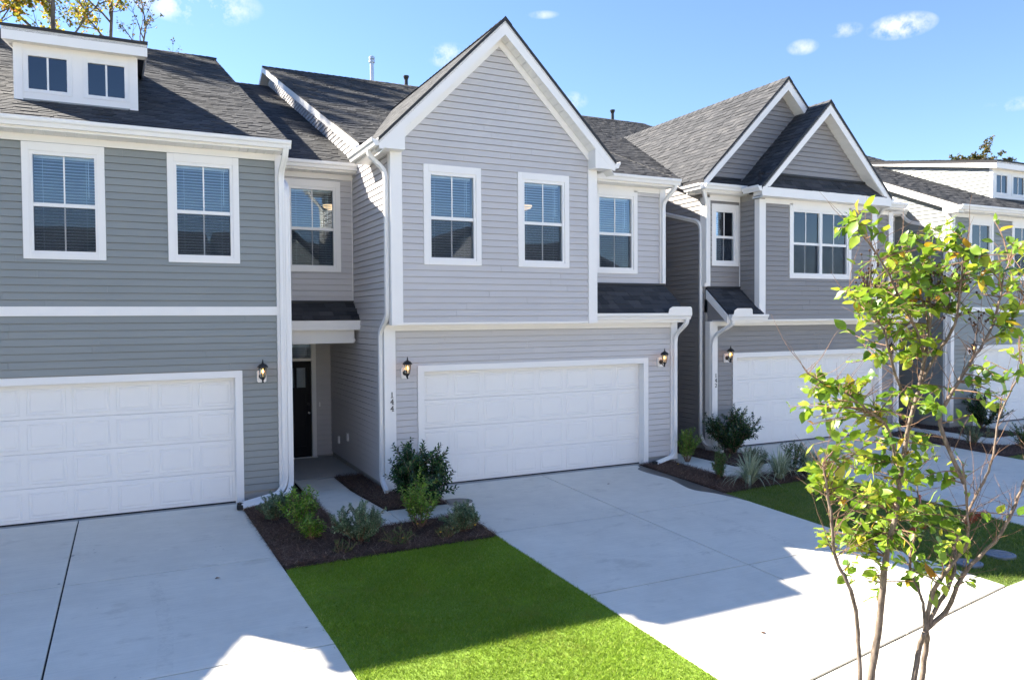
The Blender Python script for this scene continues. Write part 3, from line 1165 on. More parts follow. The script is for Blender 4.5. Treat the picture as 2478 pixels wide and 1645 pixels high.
def digits(text, x, y, ztop, h, label):
    """house number read downwards, raised black serif figures"""
    t = empty('house_number', (x, y, ztop - h * len(text) * 1.1))
    tag(t, label, 'house number')
    for i, ch in enumerate(text):
        cu = bpy.data.curves.new('digit', 'FONT')
        cu.body = ch
        cu.size = h * 1.36
        cu.extrude = 0.004
        cu.align_x = 'CENTER'
        tmp = bpy.data.objects.new('tmp_text', cu)
        COL.objects.link(tmp)
        dg = bpy.context.evaluated_depsgraph_get()
        me = bpy.data.meshes.new_from_object(tmp.evaluated_get(dg))
        COL.objects.unlink(tmp)
        bpy.data.objects.remove(tmp)
        me.name = 'digit'
        me.materials.clear()
        me.materials.append(M['black_metal'])
        zz = ztop - h - i * h * 1.13
        o = inst('digit', me, Matrix.Translation((x, y - 0.006, zz)) @ Matrix.Rotation(math.pi / 2, 4, 'X') @ Matrix.Diagonal((0.95, 1, 1, 1)), t)
        if ch == '1':       # foot and flag serifs, as on the photo's numerals
            mb = MB()
            mb.box(x - h * 0.24, x + h * 0.27, y - 0.009, y - 0.003, zz, zz + h * 0.075)
            mb.build('serif', 'black_metal', t)
        if ch == '4':
            mb = MB()
            mb.box(x - h * 0.05, x + h * 0.34, y - 0.009, y - 0.003, zz, zz + h * 0.07)
            mb.build('serif', 'black_metal', t)
    return t


# ================================================================== THE ROW OF TOWNHOUSES
SL = 0.4167


def entry_recess(house, xl, xr, yw, yp, mat, ar, seed, wx=None, boards=True, door=True, xwall_boards=True, ds=None, n_single=30):
    """the set-back entry bay to the left of a house: upper wall, its roof, lean-to over the porch, door wall"""
    ytip = yw - 0.34
    zt = ar + SL * ytip
    ops = []
    if wx:
        ops.append(win_open(wx[0], wx[1], 4.04, 5.83))
    wall_x('entry_wall', house, xl, xr, yw, 3.3, 5.99, mat, ops, seed=seed, boards=boards, cz0=3.44)
    if wx:
        window(house, wx[0], wx[1], 4.04, 5.83, yw)
    main_roof(house, xl - 0.02, xr, ar, ytip, seed=seed)
    eave_x(house, xl + 0.06, xr - 0.005, yw, ytip, zt - 0.01, gx0=xl + 0.05, gx1=xr - 0.02)
    box('corner_strip', xr - 0.045, xr - 0.031, yw - 0.045, yw - 0.031, 3.45, 5.87, 'vinyl', house)
    # lean-to, fascia and beam over the porch
    yb = yw - 0.50
    shed_roof(house, 'porch_roof', xl + 0.02, xr - 0.002, yw, 3.44, yb, 3.09, n_single, seed + 2, gut=False, soff=False)
    box('fascia', xl + 0.02, xr - 0.004, yb - 0.008, yb + 0.02, 2.89, 3.075, 'white', house)
    box('porch_beam', xl + 0.02, xr - 0.10, yb + 0.16, yb + 0.34, 2.63, 2.91, 'white', house)
    soffit_x(xl + 0.02, xr - 0.005, yb + 0.021, yb + 0.159, 2.90, house)
    box('porch_ceiling', xl, xr - 0.004, yb + 0.341, yp, 2.66, 2.70, 'white', house)
    # door wall
    dx1 = xr - 0.46
    dx0 = dx1 - 0.915
    op = (dx0 - 0.06, dx1 + 0.06, 0.0, 2.56)
    wall_x('porch_wall', house, xl, xr, yp, 0.0, 2.66, mat, [op], seed=seed + 3, boards=boards, cz0=0.05)
    if door:
        mb = MB()
        mb.box(dx0 - 0.10, dx0 - 0.004, yp - 0.045, yp + 0.08, 0.02, 2.60)
        mb.box(dx1 + 0.004, dx1 + 0.10, yp - 0.045, yp + 0.08, 0.02, 2.60)
        mb.box(dx0 - 0.004, dx1 + 0.004, yp - 0.046, yp + 0.08, 2.545, 2.599)
        mb.box(dx0 - 0.004, dx1 + 0.004, yp - 0.02, yp + 0.08, 2.175, 2.235)
        mb.box(dx0 - 0.12, dx1 + 0.12, yp - 0.06, yp + 0.08, -0.03, 0.019)
        mb.build('door_frame', 'white', house)
        tr = box('transom_pane', dx0, dx1, yp + 0.02, yp + 0.025, 2.24, 2.54, 'glass', house)
        blind(tr, dx0 + 0.01, dx1 - 0.01, 2.25, 2.53, yp + 0.09, R(-10))
        d = MB()
        y0, y1 = yp + 0.03, yp + 0.07
        z0, z1 = 0.022, 2.165
        st = 0.115
        lz0, lz1 = 1.58, 2.02
        for (a, b, c, e) in ((dx0, dx0 + st, z0, z1), (dx1 - st, dx1, z0, z1), (dx0 + st, dx1 - st, lz1, z1), (dx0 + st, dx1 - st, 1.44, lz0), (dx0 + st, dx1 - st, z0, z0 + 0.24), ((dx0 + dx1) / 2 - 0.05, (dx0 + dx1) / 2 + 0.05, z0 + 0.24, 1.44)):
            d.box(a, b, y0, y1, c, e)
        lw = (dx1 - dx0 - 2 * st - 0.09) / 3
        for k in (1, 2):
            a = dx0 + st + k * lw + (k - 1) * 0.045
            d.box(a, a + 0.045, y0, y1, lz0, lz1)
        d.box(dx0 + st - 0.02, dx1 - st + 0.02, y0 - 0.02, y0 - 0.001, lz0 - 0.05, lz0 - 0.01)
        dr = d.build('front_door', 'black_paint', house)
        box('door_panel', dx0 + st, (dx0 + dx1) / 2 - 0.05, y0 + 0.015, y1 - 0.005, z0 + 0.24, 1.44, 'black_paint', dr)
        box('door_panel', (dx0 + dx1) / 2 + 0.05, dx1 - st, y0 + 0.015, y1 - 0.005, z0 + 0.24, 1.44, 'black_paint', dr)
        for k in range(3):
            a = dx0 + st + k * (lw + 0.045)
            box('door_pane', a, a + lw, y0 + 0.015, y0 + 0.02, lz0, lz1, 'glass', dr)
        v, f = lathe([(0.032, 0.0), (0.032, -0.008), (0.012, -0.015), (0.012, -0.04), (0.028, -0.055), (0.030, -0.07), (0.018, -0.082)], (dx1 - 0.06, y0, 1.01), 14, 'y')
        obj('door_knob', v, [q[::-1] for q in f], 'chrome', dr, smooth=True)
        v, f = lathe([(0.03, 0.0), (0.03, -0.012), (0.014, -0.02)], (dx1 - 0.06, y0, 1.20), 14, 'y')
        obj('dead_bolt', v, [q[::-1] for q in f], 'black_metal', dr)
        box('doorbell', xr - 0.30, xr - 0.27, yp - 0.045, yp - 0.028, 1.14, 1.24, 'vinyl', house)
        # hall behind the door
        mb = MB()
        mb.box(xl + 0.1, xr - 0.1, yp + 2.2, yp + 2.3, 0, 2.7)
        mb.build('hall_wall', 'interior', house)


def side_wall(house, x, y_up, y_low, yrec, yporch, a_main, a_rec, mat, ztop_front, seed, zlow=3.0, z0=0.12, y_frontroof=0.0):
    """left-facing wall beside an entry recess; boards run along Y"""
    w = box('side_wall', x + 0.0005, x + 0.05, yrec - 0.02, yporch, 0.0, 3.3, 'interior', house)
    at, ab = a_main - 0.16, a_rec - 0.02

    def clip(z):
        if z < zlow:
            return (-yporch, -y_low)
        if z < ztop_front:
            return (-max(yrec, (z - ab) / SL), -y_up)
        lo = -max(yrec, (z - ab) / SL)
        hi = -(z - at) / SL
        if hi <= lo:
            return None
        return (lo, min(hi, -y_up))
    siding(w, mat, (x, 0, 0), (0, -1, 0), -12, -y_up, z0, 10.6, (), clip, seed=seed)
    return w


def dormer(house, x0, x1, yf, a, z_sill, ztop, mat, side_boards, seed):
    """shed dormer with two fixed windows"""
    ys = 0.173
    zr0 = ztop + 0.16          # roof top at the front edge (yf-0.25)
    yfe = yf - 0.25
    ymeet = (zr0 - ys * yfe - a) / (SL - ys)
    d = prism('dormer_wall', [(yf, z_sill - 0.12), (yf, ztop), (ymeet, a + SL * ymeet - 0.06)], 'x', x0 + 0.02, x1 - 0.02, 'white', house)
    zj = a + SL * ymeet
    rf = prism('dormer_roof', [(yfe, zr0 - 0.006), (ymeet + 0.25, zj + 0.25 * ys - 0.006), (ymeet + 0.25, zj + 0.25 * ys - 0.12), (yfe, zr0 - 0.09)], 'x', x0 - 0.13, x1 + 0.15, 'deck', house)
    shingles(rf, (x0 - 0.145, yfe - 0.02, zr0 - 0.006), (1, 0, 0), x1 - x0 + 0.31, (0, ymeet - yfe, zj - zr0), math.hypot(ymeet - yfe, zj - zr0), 0, None, seed)
    box('drip_edge', x0 - 0.14, x1 + 0.16, yfe - 0.014, yfe - 0.001, zr0 - 0.04, zr0 + 0.006, 'drip', rf)
    box('fascia', x0 - 0.13, x1 + 0.15, yfe, yfe + 0.025, zr0 - 0.235, zr0 - 0.03, 'white', house)
    # rakes of the dormer roof and the soffit
    mb = MB()
    for xx in (x0 - 0.129, x1 + 0.124):
        mb.prism([(yfe + 0.026, zr0 - 0.03), (ymeet, zj - 0.03), (ymeet, zj - 0.16), (yfe + 0.026, zr0 - 0.235)], 'x', xx, xx + 0.025)
    mb.build('rake_board', 'white', house)
    soffit_x(x0 - 0.10, x1 + 0.12, yfe + 0.026, yf, zr0 - 0.22, house)
    # front trim
    y = yf
    box('corner_board', x0, x0 + 0.125, y - 0.06, y + 0.05, z_sill - 0.01, ztop, 'white', house)
    box('corner_board', x1 - 0.125, x1, y - 0.06, y + 0.05, z_sill - 0.07, ztop, 'white', house)
    mb = MB()
    mb.box(x0 + 0.126, x1 - 0.126, y - 0.045, y + 0.01, ztop - 0.16, ztop - 0.001)
    mb.box(x0 + 0.126, x1 - 0.126, y - 0.045, y + 0.01, z_sill + 0.02, z_sill + 0.12)
    xm = (x0 + x1) / 2
    mb.box(xm - 0.075, xm + 0.075, y - 0.044, y + 0.01, z_sill + 0.12, ztop - 0.16)
    mb.build('window_surround', 'white', house)
    gz0, gz1 = z_sill + 0.12, ztop - 0.16
    for (a0, a1) in ((x0 + 0.126, xm - 0.075), (xm + 0.075, x1 - 0.126)):
        mb = MB()
        casing(mb, a0 + 0.001, a1 - 0.001, gz0 + 0.001, gz1 - 0.001, y, 0.075, 0.07, 0.06, 0.052)
        w = mb.build('dormer_window', 'vinyl', house)
        box('pane', a0 + 0.076, a1 - 0.076, y - 0.022, y - 0.018, gz0 + 0.06, gz1 - 0.07, 'glass_dark', w)
        box('pane_backing', a0 + 0.076, a1 - 0.076, y - 0.012, y - 0.004, gz0 + 0.06, gz1 - 0.07, 'rubber', w)
        mx = (a0 + a1) / 2
        box('muntin', mx - 0.014, mx + 0.014, y - 0.034, y - 0.023, gz0 + 0.06, gz1 - 0.07, 'vinyl', w)
    prism('apron_flashing', [(yf - 0.02, z_sill + 0.019), (yf - 0.05, z_sill + 0.019), (yf - 0.05, z_sill - 0.05), (yf - 0.02, z_sill - 0.05)], 'x', x0 + 0.126, x1 - 0.126, mat, house)
    if side_boards:
        def clip(z):
            # below the dormer roof, above the main roof
            yl = (z - (zr0 - 0.15 - ys * yfe)) / ys if ys else 0
            lo, hi = max(yf, yl), (z - a) / SL
            return (-hi, -lo) if hi > lo + 0.02 else None
        siding(d, mat, (x0 + 0.02, 0, 0), (0, -1, 0), -ymeet, -yf - 0.05, z_sill - 0.1, zj, (), clip, seed=seed)


def dormer_house(x0, x1, y, wins, gx0, gx1, dx, a, label, seed, mirror, boards=True, n_single=0, entry=None):
    h = empty('townhouse', ((x0 + x1) / 2, y, 0))
    tag(h, label, 'house', 'townhouses of the row')
    mat = 'siding_green'
    yt = y - 0.375
    zl = a + SL * yt - 0.01
    zs = zl - 0.165
    ops = [win_open(*w) for w in wins]
    g_op = (gx0 - 0.10, gx1 + 0.10, -0.1, 2.24)
    wall_x('front_wall', h, x0, x1, y, 0.16, 3.18, mat, [g_op], seed=seed, boards=boards, cz0=0.2)
    wall_x('front_wall', h, x0, x1, y, 3.18, zs, mat, ops, seed=seed + 1, boards=boards, cz0=3.31)
    box('foundation', x0 + 0.01, gx0 - 0.12, y - 0.005, y + 0.11, -0.2, 0.159, 'foundation', h)
    box('foundation', gx1 + 0.12, x1 - 0.01, y - 0.005, y + 0.11, -0.2, 0.159, 'foundation', h)
    box('band_board', x0 + 0.10, x1 - 0.10, y - 0.048, y - 0.001, 3.175, 3.32, 'white', h)
    post('corner_post', h, x0 - 0.042, x0 + 0.10, y - 0.055, y + 0.09, 0.15, zs)
    post('corner_post', h, x1 - 0.10, x1 + 0.042, y - 0.055, y + 0.09, 0.15, zs)
    for w in wins:
        window(h, *w, y)
    garage_door(h, gx0, gx1, y)
    ov_l, ov_r = (0.25, 0.06) if mirror else (0.06, 0.06)
    main_roof(h, x0 - ov_l, x1 + ov_r, a, yt, n_single=n_single, seed=seed)
    eave_x(h, x0 - 0.0, x1, y, yt, zl, gx0=x0 - ov_l + 0.0, gx1=x1 + 0.10, fx0=x0 + 0.10, fx1=x1 - 0.10)
    dormer(h, dx[0], dx[1], y + 1.005, a, a + SL * (y + 1.005) - 0.0, a + SL * (y + 1.005) + 0.94, mat, mirror, seed + 5)
    interior(h, x0 + 0.11, x1 - 0.11, y + 0.125, y + 4.2)
    body_shell(h, x0, x1, y + 0.121, 24, 0, a)
    return h


# ---------------------------------------------------------------- sage-grey house on the left
HL = dormer_house(-8.35, -2.42, 0.345, [(-6.19, -5.09, 4.04, 5.79), (-4.20, -3.107, 4.04, 5.79)], -8.09, -3.215, (-6.37, -4.585), 6.09,
                  'sage grey townhouse with a two-window dormer, nearest on the left', 11, False, n_single=250)
# two downspouts side by side, running out along the wall to the drive
duct('downspout', [(-2.40, -0.10, 5.97), (-2.41, -0.02, 5.80), (-2.43, 0.25, 5.58), (-2.43, 0.265, 0.30), (-2.55, 0.22, 0.12), (-3.17, -0.02, 0.055)], 0.092, 0.07, 'vinyl', HL)
duct('downspout', [(-2.335, 1.66, 6.0), (-2.335, 1.4, 5.75), (-2.335, 0.45, 5.45), (-2.335, 0.27, 5.30), (-2.335, 0.255, 0.26), (-2.42, 0.13, 0.10), (-3.19, -0.14, 0.045)], 0.088, 0.068, 'vinyl', HL)
box('downspout_outlet', -3.25, -3.16, -0.055, 0.015, 0.02, 0.09, 'rubber', HL)
box('downspout_outlet', -3.27, -3.18, -0.175, -0.105, 0.01, 0.08, 'rubber', HL)
entry_recess(HL, -9.85, -8.35, 2.1, 4.1, 'siding_green', 5.42, 21, None, boards=False, door=False)

# ---------------------------------------------------------------- its neighbour beyond the picture's left edge
H0 = empty('townhouse', (-12.8, 0.3, 0))
tag(H0, 'mid grey townhouse beyond the left edge of the picture', 'house', 'townhouses of the row')
wall_x('front_wall', H0, -16.0, -9.85, 0.3, 0.0, 5.95, 'siding_dark', [(-15.4, -10.5, -0.1, 2.24)], boards=False, sheath='siding_dark')
garage_door(H0, -15.35, -10.55, 0.3)
main_roof(H0, -16.1, -9.60, 6.0, -0.05, seed=41)
rake_board(H0, -9.60, -0.05, 5.98, 12.0, 11.0, sgn=-1)
body_shell(H0, -16.0, -9.85, 0.421, 24, 0, 6.0)
eave_x(H0, -16.0, -9.9, 0.3, -0.05, 5.96)

# ---------------------------------------------------------------- light grey house, number 144
H4 = empty('townhouse', (2.5, 0, 0))
tag(H4, 'light grey townhouse with tall steep front gable, number 144', 'house', 'townhouses of the row')
A4 = 6.03
OV = -0.463
wall_x('front_wall', H4, -0.70, 5.71, 0, 0.12, 2.99, 'siding_light', [(-0.10, 4.98, -0.1, 2.24)], seed=51, cz0=0.14)
box('foundation', -0.69, -0.13, -0.005, 0.11, -0.2, 0.119, 'foundation', H4)
box('foundation', 5.01, 5.70, -0.005, 0.11, -0.2, 0.119, 'foundation', H4)
post('corner_post', H4, -0.742, -0.535, -0.055, 0.10, 0.0, 2.995)
post('corner_post', H4, 5.585, 5.752, -0.055, 0.10, 0.05, 2.985)
frieze_x(H4, -0.534, 5.584, 0, 2.885, 2.998)
garage_door(H4, 0, 4.877, 0)
soffit_x(-0.72, 3.40, OV + 0.012, -0.047, 3.001, H4)
box('drip_trim', -0.53, 3.235, OV - 0.032, OV + 0.011, 2.995, 3.03, 'vinyl', H4)
GB = (8.215, 1.345)


def clip144(z):
    if z < 6.17:
        return (-0.70, 3.39)
    hw = GB[0] - z
    return (GB[1] - hw, GB[1] + hw) if hw > 0.0 else None


W144 = [(-0.137, 0.961, 4.05, 5.805), (1.712, 2.806, 4.05, 5.805)]
wall_x('gable_wall', H4, -0.70, 3.39, OV, 3.015, 6.0, 'siding_light', [win_open(*w) for w in W144], clip=clip144,
       gable=[(-0.70, 6.0), (3.39, 6.0), (3.39, 6.17), (1.345, 8.215), (-0.70, 6.17)], seed=52, cz0=3.03)
for w in W144:
    window(H4, *w, OV)
post('corner_post', H4, -0.742, -0.535, OV - 0.055, OV + 0.10, 2.99, 5.97)
post('corner_post', H4, 3.235, 3.432, OV - 0.055, 0.36, 2.99, 5.97)
box('bay_side', -0.699, -0.60, OV + 0.121, 0.52, 3.02, 6.1, 'interior', H4)
box('bay_side', 3.28, 3.39, OV + 0.121, 0.52, 3.02, 6.6, 'siding_light', H4)
box('bay_floor', -0.6, 3.28, OV + 0.125, 0.2, 3.02, 3.06, 'interior_floor', H4)
gable_roof(H4, 1.345, 2.35, -0.765, lambda z: (z - A4) / SL + 0.05, 8.47, 1.0, seed=53, thin=0.25)
gable_trim(H4, 1.345, 2.35, -0.765, OV, 8.47, 1.0, 2.045, 5.955, ret=0.45)
# short eave with gutter on the gable's left side, and one on the right
soffit_y = MB()
for i in range(11):
    soffit_y.box(-0.99, -0.70, OV + 0.0 + i * 0.115, OV + i * 0.115 + 0.108, 5.955, 5.967)
soffit_y.build('soffit', 'vinyl', H4)
box('fascia', -1.004, -0.982, OV - 0.02, 0.82, 5.95, 6.11, 'white', H4)
gutter_y(-0.755, 0.84, -1.005, 6.115, H4, 1)
box('gutter_end_block', -1.12, -1.0, 0.30, 0.33, 6.06, 6.20, 'vinyl', H4)
gutter_y(-0.755, 0.02, 3.70, 6.115, H4, -1)
main_roof(H4, -0.92, 3.3, A4, 0.80, seed=54, n_single=120, keep=lambda c: c.x < -0.0 or c.z > 8.47 - abs(c.x - 1.345) - 0.3 or True)
main_roof(H4, 3.3, 5.80, A4, 0.06, seed=55, n_single=60)
rake_board(H4, -0.92, 0.80, A4 + SL * 0.8, 12.0, A4 + SL * 12, over=0.22)
side_wall(H4, -0.70, OV, 0.0, 2.09, 4.16, A4, 5.42, 'siding_light', 5.95, 56)
box('side_sheathing', -0.6995, -0.6, 2.0, 12, 5.3, 6.4, 'interior', H4)
# set-back upper wing on the right with a lean-to roof below
WW = (3.917, 5.013, 4.03, 5.80)
wall_x('wing_wall', H4, 3.39, 5.71, 0.4, 3.6, 5.93, 'siding_light', [win_open(*WW)], seed=57, cz0=3.83)
window(H4, *WW, 0.4)
post('corner_post', H4, 5.60, 5.752, 0.345, 0.50, 3.83, 5.92)
eave_x(H4, 3.42, 5.74, 0.4, 0.055, A4 + SL * 0.055 - 0.008, gx0=3.72, gx1=5.86, fx0=3.42, fx1=5.60)
shed_roof(H4, 'garage_lean_to', 3.42, 5.75, 0.4, 3.80, -0.36, 3.19, 90, 58, guard=(5.18, 5.80))
soffit_x(3.42, 5.74, -0.33, -0.047, 2.995, H4)
prism('lean_to_cheek', [(-0.34, 2.99), (-0.34, 3.12), (0.39, 3.72), (0.39, 2.99)], 'x', 5.715, 5.735, 'white', H4)
# downspouts
duct('downspout', [(-1.06, -0.30, 6.0), (-1.05, -0.31, 5.90), (-0.80, -0.37, 5.66), (-0.785, -0.385, 5.50), (-0.785, -0.385, 3.14), (-0.785, 0.04, 2.86), (-0.785, 0.045, 0.22), (-0.785, -0.25, 0.06)], 0.062, 0.08, 'vinyl', H4)
duct('downspout', [(5.76, 0.0, 5.97), (5.76, 0.03, 5.86), (5.67, 0.30, 5.60), (5.665, 0.32, 5.45), (5.665, 0.32, 3.84)], 0.08, 0.06, 'vinyl', H4)
duct('downspout', [(5.72, -0.42, 3.08), (5.72, -0.40, 2.96), (5.67, -0.12, 2.74), (5.665, -0.085, 2.60), (5.665, -0.085, 0.26), (5.55, -0.11, 0.12), (5.04, -0.25, 0.05)], 0.08, 0.06, 'vinyl', H4)
box('downspout_outlet', 4.955, 5.045, -0.30, -0.225, 0.0, 0.09, 'rubber', H4)
entry_recess(H4, -2.42, -0.70, 2.09, 4.16, 'siding_light', 5.42, 59, (-2.07, -0.975))
interior(H4, -0.59, 5.60, 0.525, 4.6)
body_shell(H4, -0.70, 5.71, 0.121, 24, 0, A4, yup=0.521)
box('utility_outlet', -0.760, -0.728, 2.57, 2.69, 0.56, 0.72, 'vinyl', H4)
box('hose_bib', -0.765, -0.728, 3.33, 3.41, 0.40, 0.55, 'vinyl', H4)
# roof pipes behind the ridge
v, f = lathe([(0.065, 0), (0.065, 0.95), (0.10, 0.95), (0.10, 1.03), (0.07, 1.05), (0.10, 1.07), (0.10, 1.14), (0.06, 1.17)], (2.72, 12.4, 10.82), 16)
obj('flue_pipe', v, f, 'steel', H4, smooth=False)
VENTS = []
for (vx, vy, vz, vh) in ((3.93, 12.4, 10.93, H4), (12.44, 12.4, 10.72, None)):
    v, f = lathe([(0.10, 0), (0.10, 0.06), (0.065, 0.10), (0.06, 0.42), (0.10, 0.52), (0.10, 0.56), (0.05, 0.57)], (vx, vy, vz), 14)
    VENTS.append((v, f, vh))

# ---------------------------------------------------------------- mid grey house, number 142
H2 = empty('townhouse', (10.3, 0.6, 0))
tag(H2, 'mid grey townhouse with two stepped gables, number 142', 'house', 'townhouses of the row')
A2 = 5.77
X2, X2R, Y2, YW2, YB2 = 7.20, 13.55, 0.6, 0.78, 0.15
wall_x('front_wall', H2, X2, X2R, Y2, 0.12, 2.99, 'siding_dark', [(7.86, 12.97, -0.1, 2.24)], seed=61, cz0=0.14)
box('foundation', X2 + 0.01, 7.83, Y2 - 0.005, Y2 + 0.11, -0.2, 0.119, 'foundation', H2)
box('foundation', 13.0, X2R - 0.01, Y2 - 0.005, Y2 + 0.11, -0.2, 0.119, 'foundation', H2)
post('corner_post', H2, X2 - 0.042, X2 + 0.19, Y2 - 0.055, Y2 + 0.10, 0.0, 2.995)
post('corner_post', H2, X2R - 0.13, X2R + 0.042, Y2 - 0.055, Y2 + 0.10, 0.0, 2.985)
frieze_x(H2, X2 + 0.191, X2R - 0.131, Y2, 2.885, 2.998)
garage_door(H2, 7.975, 12.85, Y2)
soffit_x(8.28, 12.12, YB2 + 0.012, Y2 - 0.047, 3.001, H2)
box('drip_trim', 8.43, 11.99, YB2 - 0.032, YB2 + 0.011, 2.995, 3.03, 'vinyl', H2)
XB0, XB1, XBC = 8.27, 12.13, 10.20
ZR_S, ZR_B = 8.20, 8.83


def clip_s(z):
    if z < 5.98:
        return (XB0, XB1)
    hw = ZR_S - 0.28 - z
    return (XBC - hw, XBC + hw) if hw > 0 else None


TW = (9.19, 11.26, 4.0, 5.75)
wall_x('bay_wall', H2, XB0, XB1, YB2, 3.015, 5.9, 'siding_dark', [win_open(*TW)], clip=clip_s,
       gable=[(XB0, 5.9), (XB1, 5.9), (XB1, 5.98), (XBC, ZR_S - 0.28), (XB0, 5.98)], seed=62, cz0=3.03)
window(H2, *TW, YB2, units=2, label='paired double-hung windows')
bw = box('bay_cheek', XB0 + 0.0005, XB0 + 0.1, YB2 + 0.121, YW2, 3.02, 5.95, 'interior', H2)
siding(bw, 'siding_dark', (XB0, 0, 0), (0, -1, 0), -YW2, -YB2, 3.03, 5.80, (), None, seed=63)
box('bay_cheek', XB1 - 0.1, XB1, YB2 + 0.121, YW2, 3.02, 5.95, 'siding_dark', H2)
box('bay_floor', XB0 + 0.1, XB1 - 0.1, YB2 + 0.125, YW2, 3.02, 3.06, 'interior_floor', H2)
post('corner_post', H2, XB0 - 0.042, XB0 + 0.15, YB2 - 0.055, YB2 + 0.10, 2.99, 5.80)
post('corner_post', H2, XB1 - 0.14, XB1 + 0.042, YB2 - 0.055, YB2 + 0.10, 2.99, 5.80)
# left wing: the big gable's wall with the small window
SW = (7.386, 8.20, 4.29, 5.73)
XGC, HB = 9.50, 2.60


def clip_b(z):
    hw = ZR_B - 0.28 - z
    l = max(X2, XGC - hw)
    r_ = min(X2R, XGC + hw)
    if z < 6.0:
        return (X2, XB0)
    return (l, r_) if hw > 0 else None


wall_x('wing_wall', H2, X2, XB0, YW2, 3.5, 5.9, 'siding_dark', [win_open(*SW)], clip=None, seed=64, cz0=3.80)
gw = MB().prism([(X2, 5.9), (11.95, 5.9), (11.95, ZR_B - 0.28 - 2.45), (XGC, ZR_B - 0.28), (X2, ZR_B - 0.28 - 2.30)], 'y', YW2 + 0.001, YW2 + 0.12).build('gable_wall', 'interior', H2)
siding(gw, 'siding_dark', (0, YW2, 0), (1, 0, 0), X2, X2R, 6.02, ZR_B - 0.28, (), clip_b, seed=65)
window(H2, *SW, YW2)
box('corner_strip', XB0 - 0.045, XB0 - 0.031, YW2 - 0.045, YW2 - 0.031, 3.8, 5.8, 'vinyl', H2)
post('corner_post', H2, X2 - 0.042, X2 + 0.13, YW2 - 0.055, YW2 + 0.10, 3.80, 5.86)
wall_x('wing_wall', H2, XB1, X2R, YW2, 3.5, 5.9, 'siding_dark', (), seed=66, cz0=3.80)
post('corner_post', H2, X2R - 0.13, X2R + 0.042, YW2 - 0.055, YW2 + 0.10, 3.80, 5.86)
for v, f, vh in VENTS:
    obj('vent_pipe', v, f, 'black_metal', vh or H2)
# roofs
main_roof(H2, X2 - 0.24, X2R + 0.1, A2, 1.05, seed=67)
rake_board(H2, X2 - 0.24, 0.95, A2 + SL * 0.95, 12.0, A2 + SL * 12, over=0.22)
gable_roof(H2, XGC, HB, 0.46, lambda z: (z - A2) / SL + 0.05, ZR_B, 1.0, seed=68, name='large_gable_roof', n_single=80)
gable_trim(H2, XGC, HB, 0.46, YW2, ZR_B, 1.0, 2.30, 5.99, frieze=False, ret=0.02)
gable_roof(H2, XBC, 2.15, -0.17, lambda z: (1.9 if z < ZR_S - 0.5 else 2.4), ZR_S, 1.0, seed=70, name='small_gable_roof', n_single=60)
gable_trim(H2, XBC, 2.15, -0.17, YB2, ZR_S, 1.0, 1.93, 5.86, frieze=False, ret=0.02)
# strip of roof at the foot of each gable, with fascia and gutters
shed_roof(H2, 'pent_roof', XB0 - 0.05, XB1 + 0.05, YB2, 6.40, -0.15, 6.03, 40, 72, gut=False, soff=False)
box('fascia', XB0 - 0.21, XB1 + 0.21, -0.172, -0.145, 5.83, 6.035, 'white', H2)
soffit_x(XB0 - 0.2, XB1 + 0.2, -0.144, YB2, 5.83, H2)
frieze_x(H2, XB0 + 0.151, XB1 - 0.141, YB2, 5.72, 5.829)
shed_roof(H2, 'pent_roof', X2 - 0.1, XB0 - 0.0, YW2, 6.32, 0.46, 6.13, 16, 73, gut=False, soff=False)
gutter_x(X2 - 0.30, XB0 - 0.08, 0.47, 6.12, H2)
box('fascia', X2 - 0.28, XB0, 0.471, 0.50, 5.95, 6.11, 'white', H2)
soffit_x(X2 - 0.28, XB0 - 0.03, 0.501, YW2, 5.93, H2)
frieze_x(H2, X2 + 0.131, XB0 - 0.03, YW2, 5.80, 5.929)
gutter_y(-0.17, 0.36, XB0 - 0.215, 6.06, H2, 1)
gutter_y(-0.17, 0.6, XB1 + 0.215, 6.06, H2, -1)
gutter_y(0.46, 1.05, X2 - 0.30, 6.12, H2, 1)
box('fascia', X2 - 0.299, X2 - 0.28, 0.50, 1.05, 5.95, 6.13, 'white', H2)
mbx = MB()
for i in range(5):
    mbx.box(X2 - 0.28, X2 - 0.001, 0.52 + i * 0.115, 0.52 + i * 0.115 + 0.108, 5.95, 5.962)
mbx.build('soffit', 'vinyl', H2)
eave_x(H2, XB1 + 0.22, X2R + 0.1, YW2, 0.46, 6.05, fx0=XB1 + 0.03, fx1=X2R - 0.13)
shed_roof(H2, 'garage_lean_to', X2 + 0.03, XB0 - 0.002, YW2, 3.78, 0.0, 3.16, 60, 74, guard=(X2 + 0.06, X2 + 0.62))
prism('lean_to_cheek', [(0.01, 2.95), (0.01, 3.13), (YW2 - 0.05, 3.72), (YW2 - 0.05, 3.52)], 'x', X2 + 0.0, X2 + 0.028, 'white', H2)
prism('lean_to_cheek', [(0.04, 2.99), (0.04, 3.10), (YW2 - 0.06, 3.66), (YW2 - 0.06, 2.99)], 'x', X2 + 0.04, X2 + 0.06, 'siding_dark', H2)
soffit_x(X2 + 0.03, XB0, 0.03, Y2 - 0.047, 2.999, H2)
shed_roof(H2, 'garage_lean_to', XB1 + 0.03, X2R + 0.03, YW2, 3.78, 0.0, 3.16, 20, 75, guard=(X2R - 0.6, X2R))
soffit_x(XB1 + 0.03, X2R + 0.02, 0.03, Y2 - 0.047, 2.999, H2)
side_wall(H2, X2, YW2, Y2, 2.75, 4.7, A2, 5.16, 'siding_dark', 5.95, 76)
box('side_sheathing', X2 + 0.0005, X2 + 0.1, 2.7, 12, 5.0, 6.4, 'interior', H2)
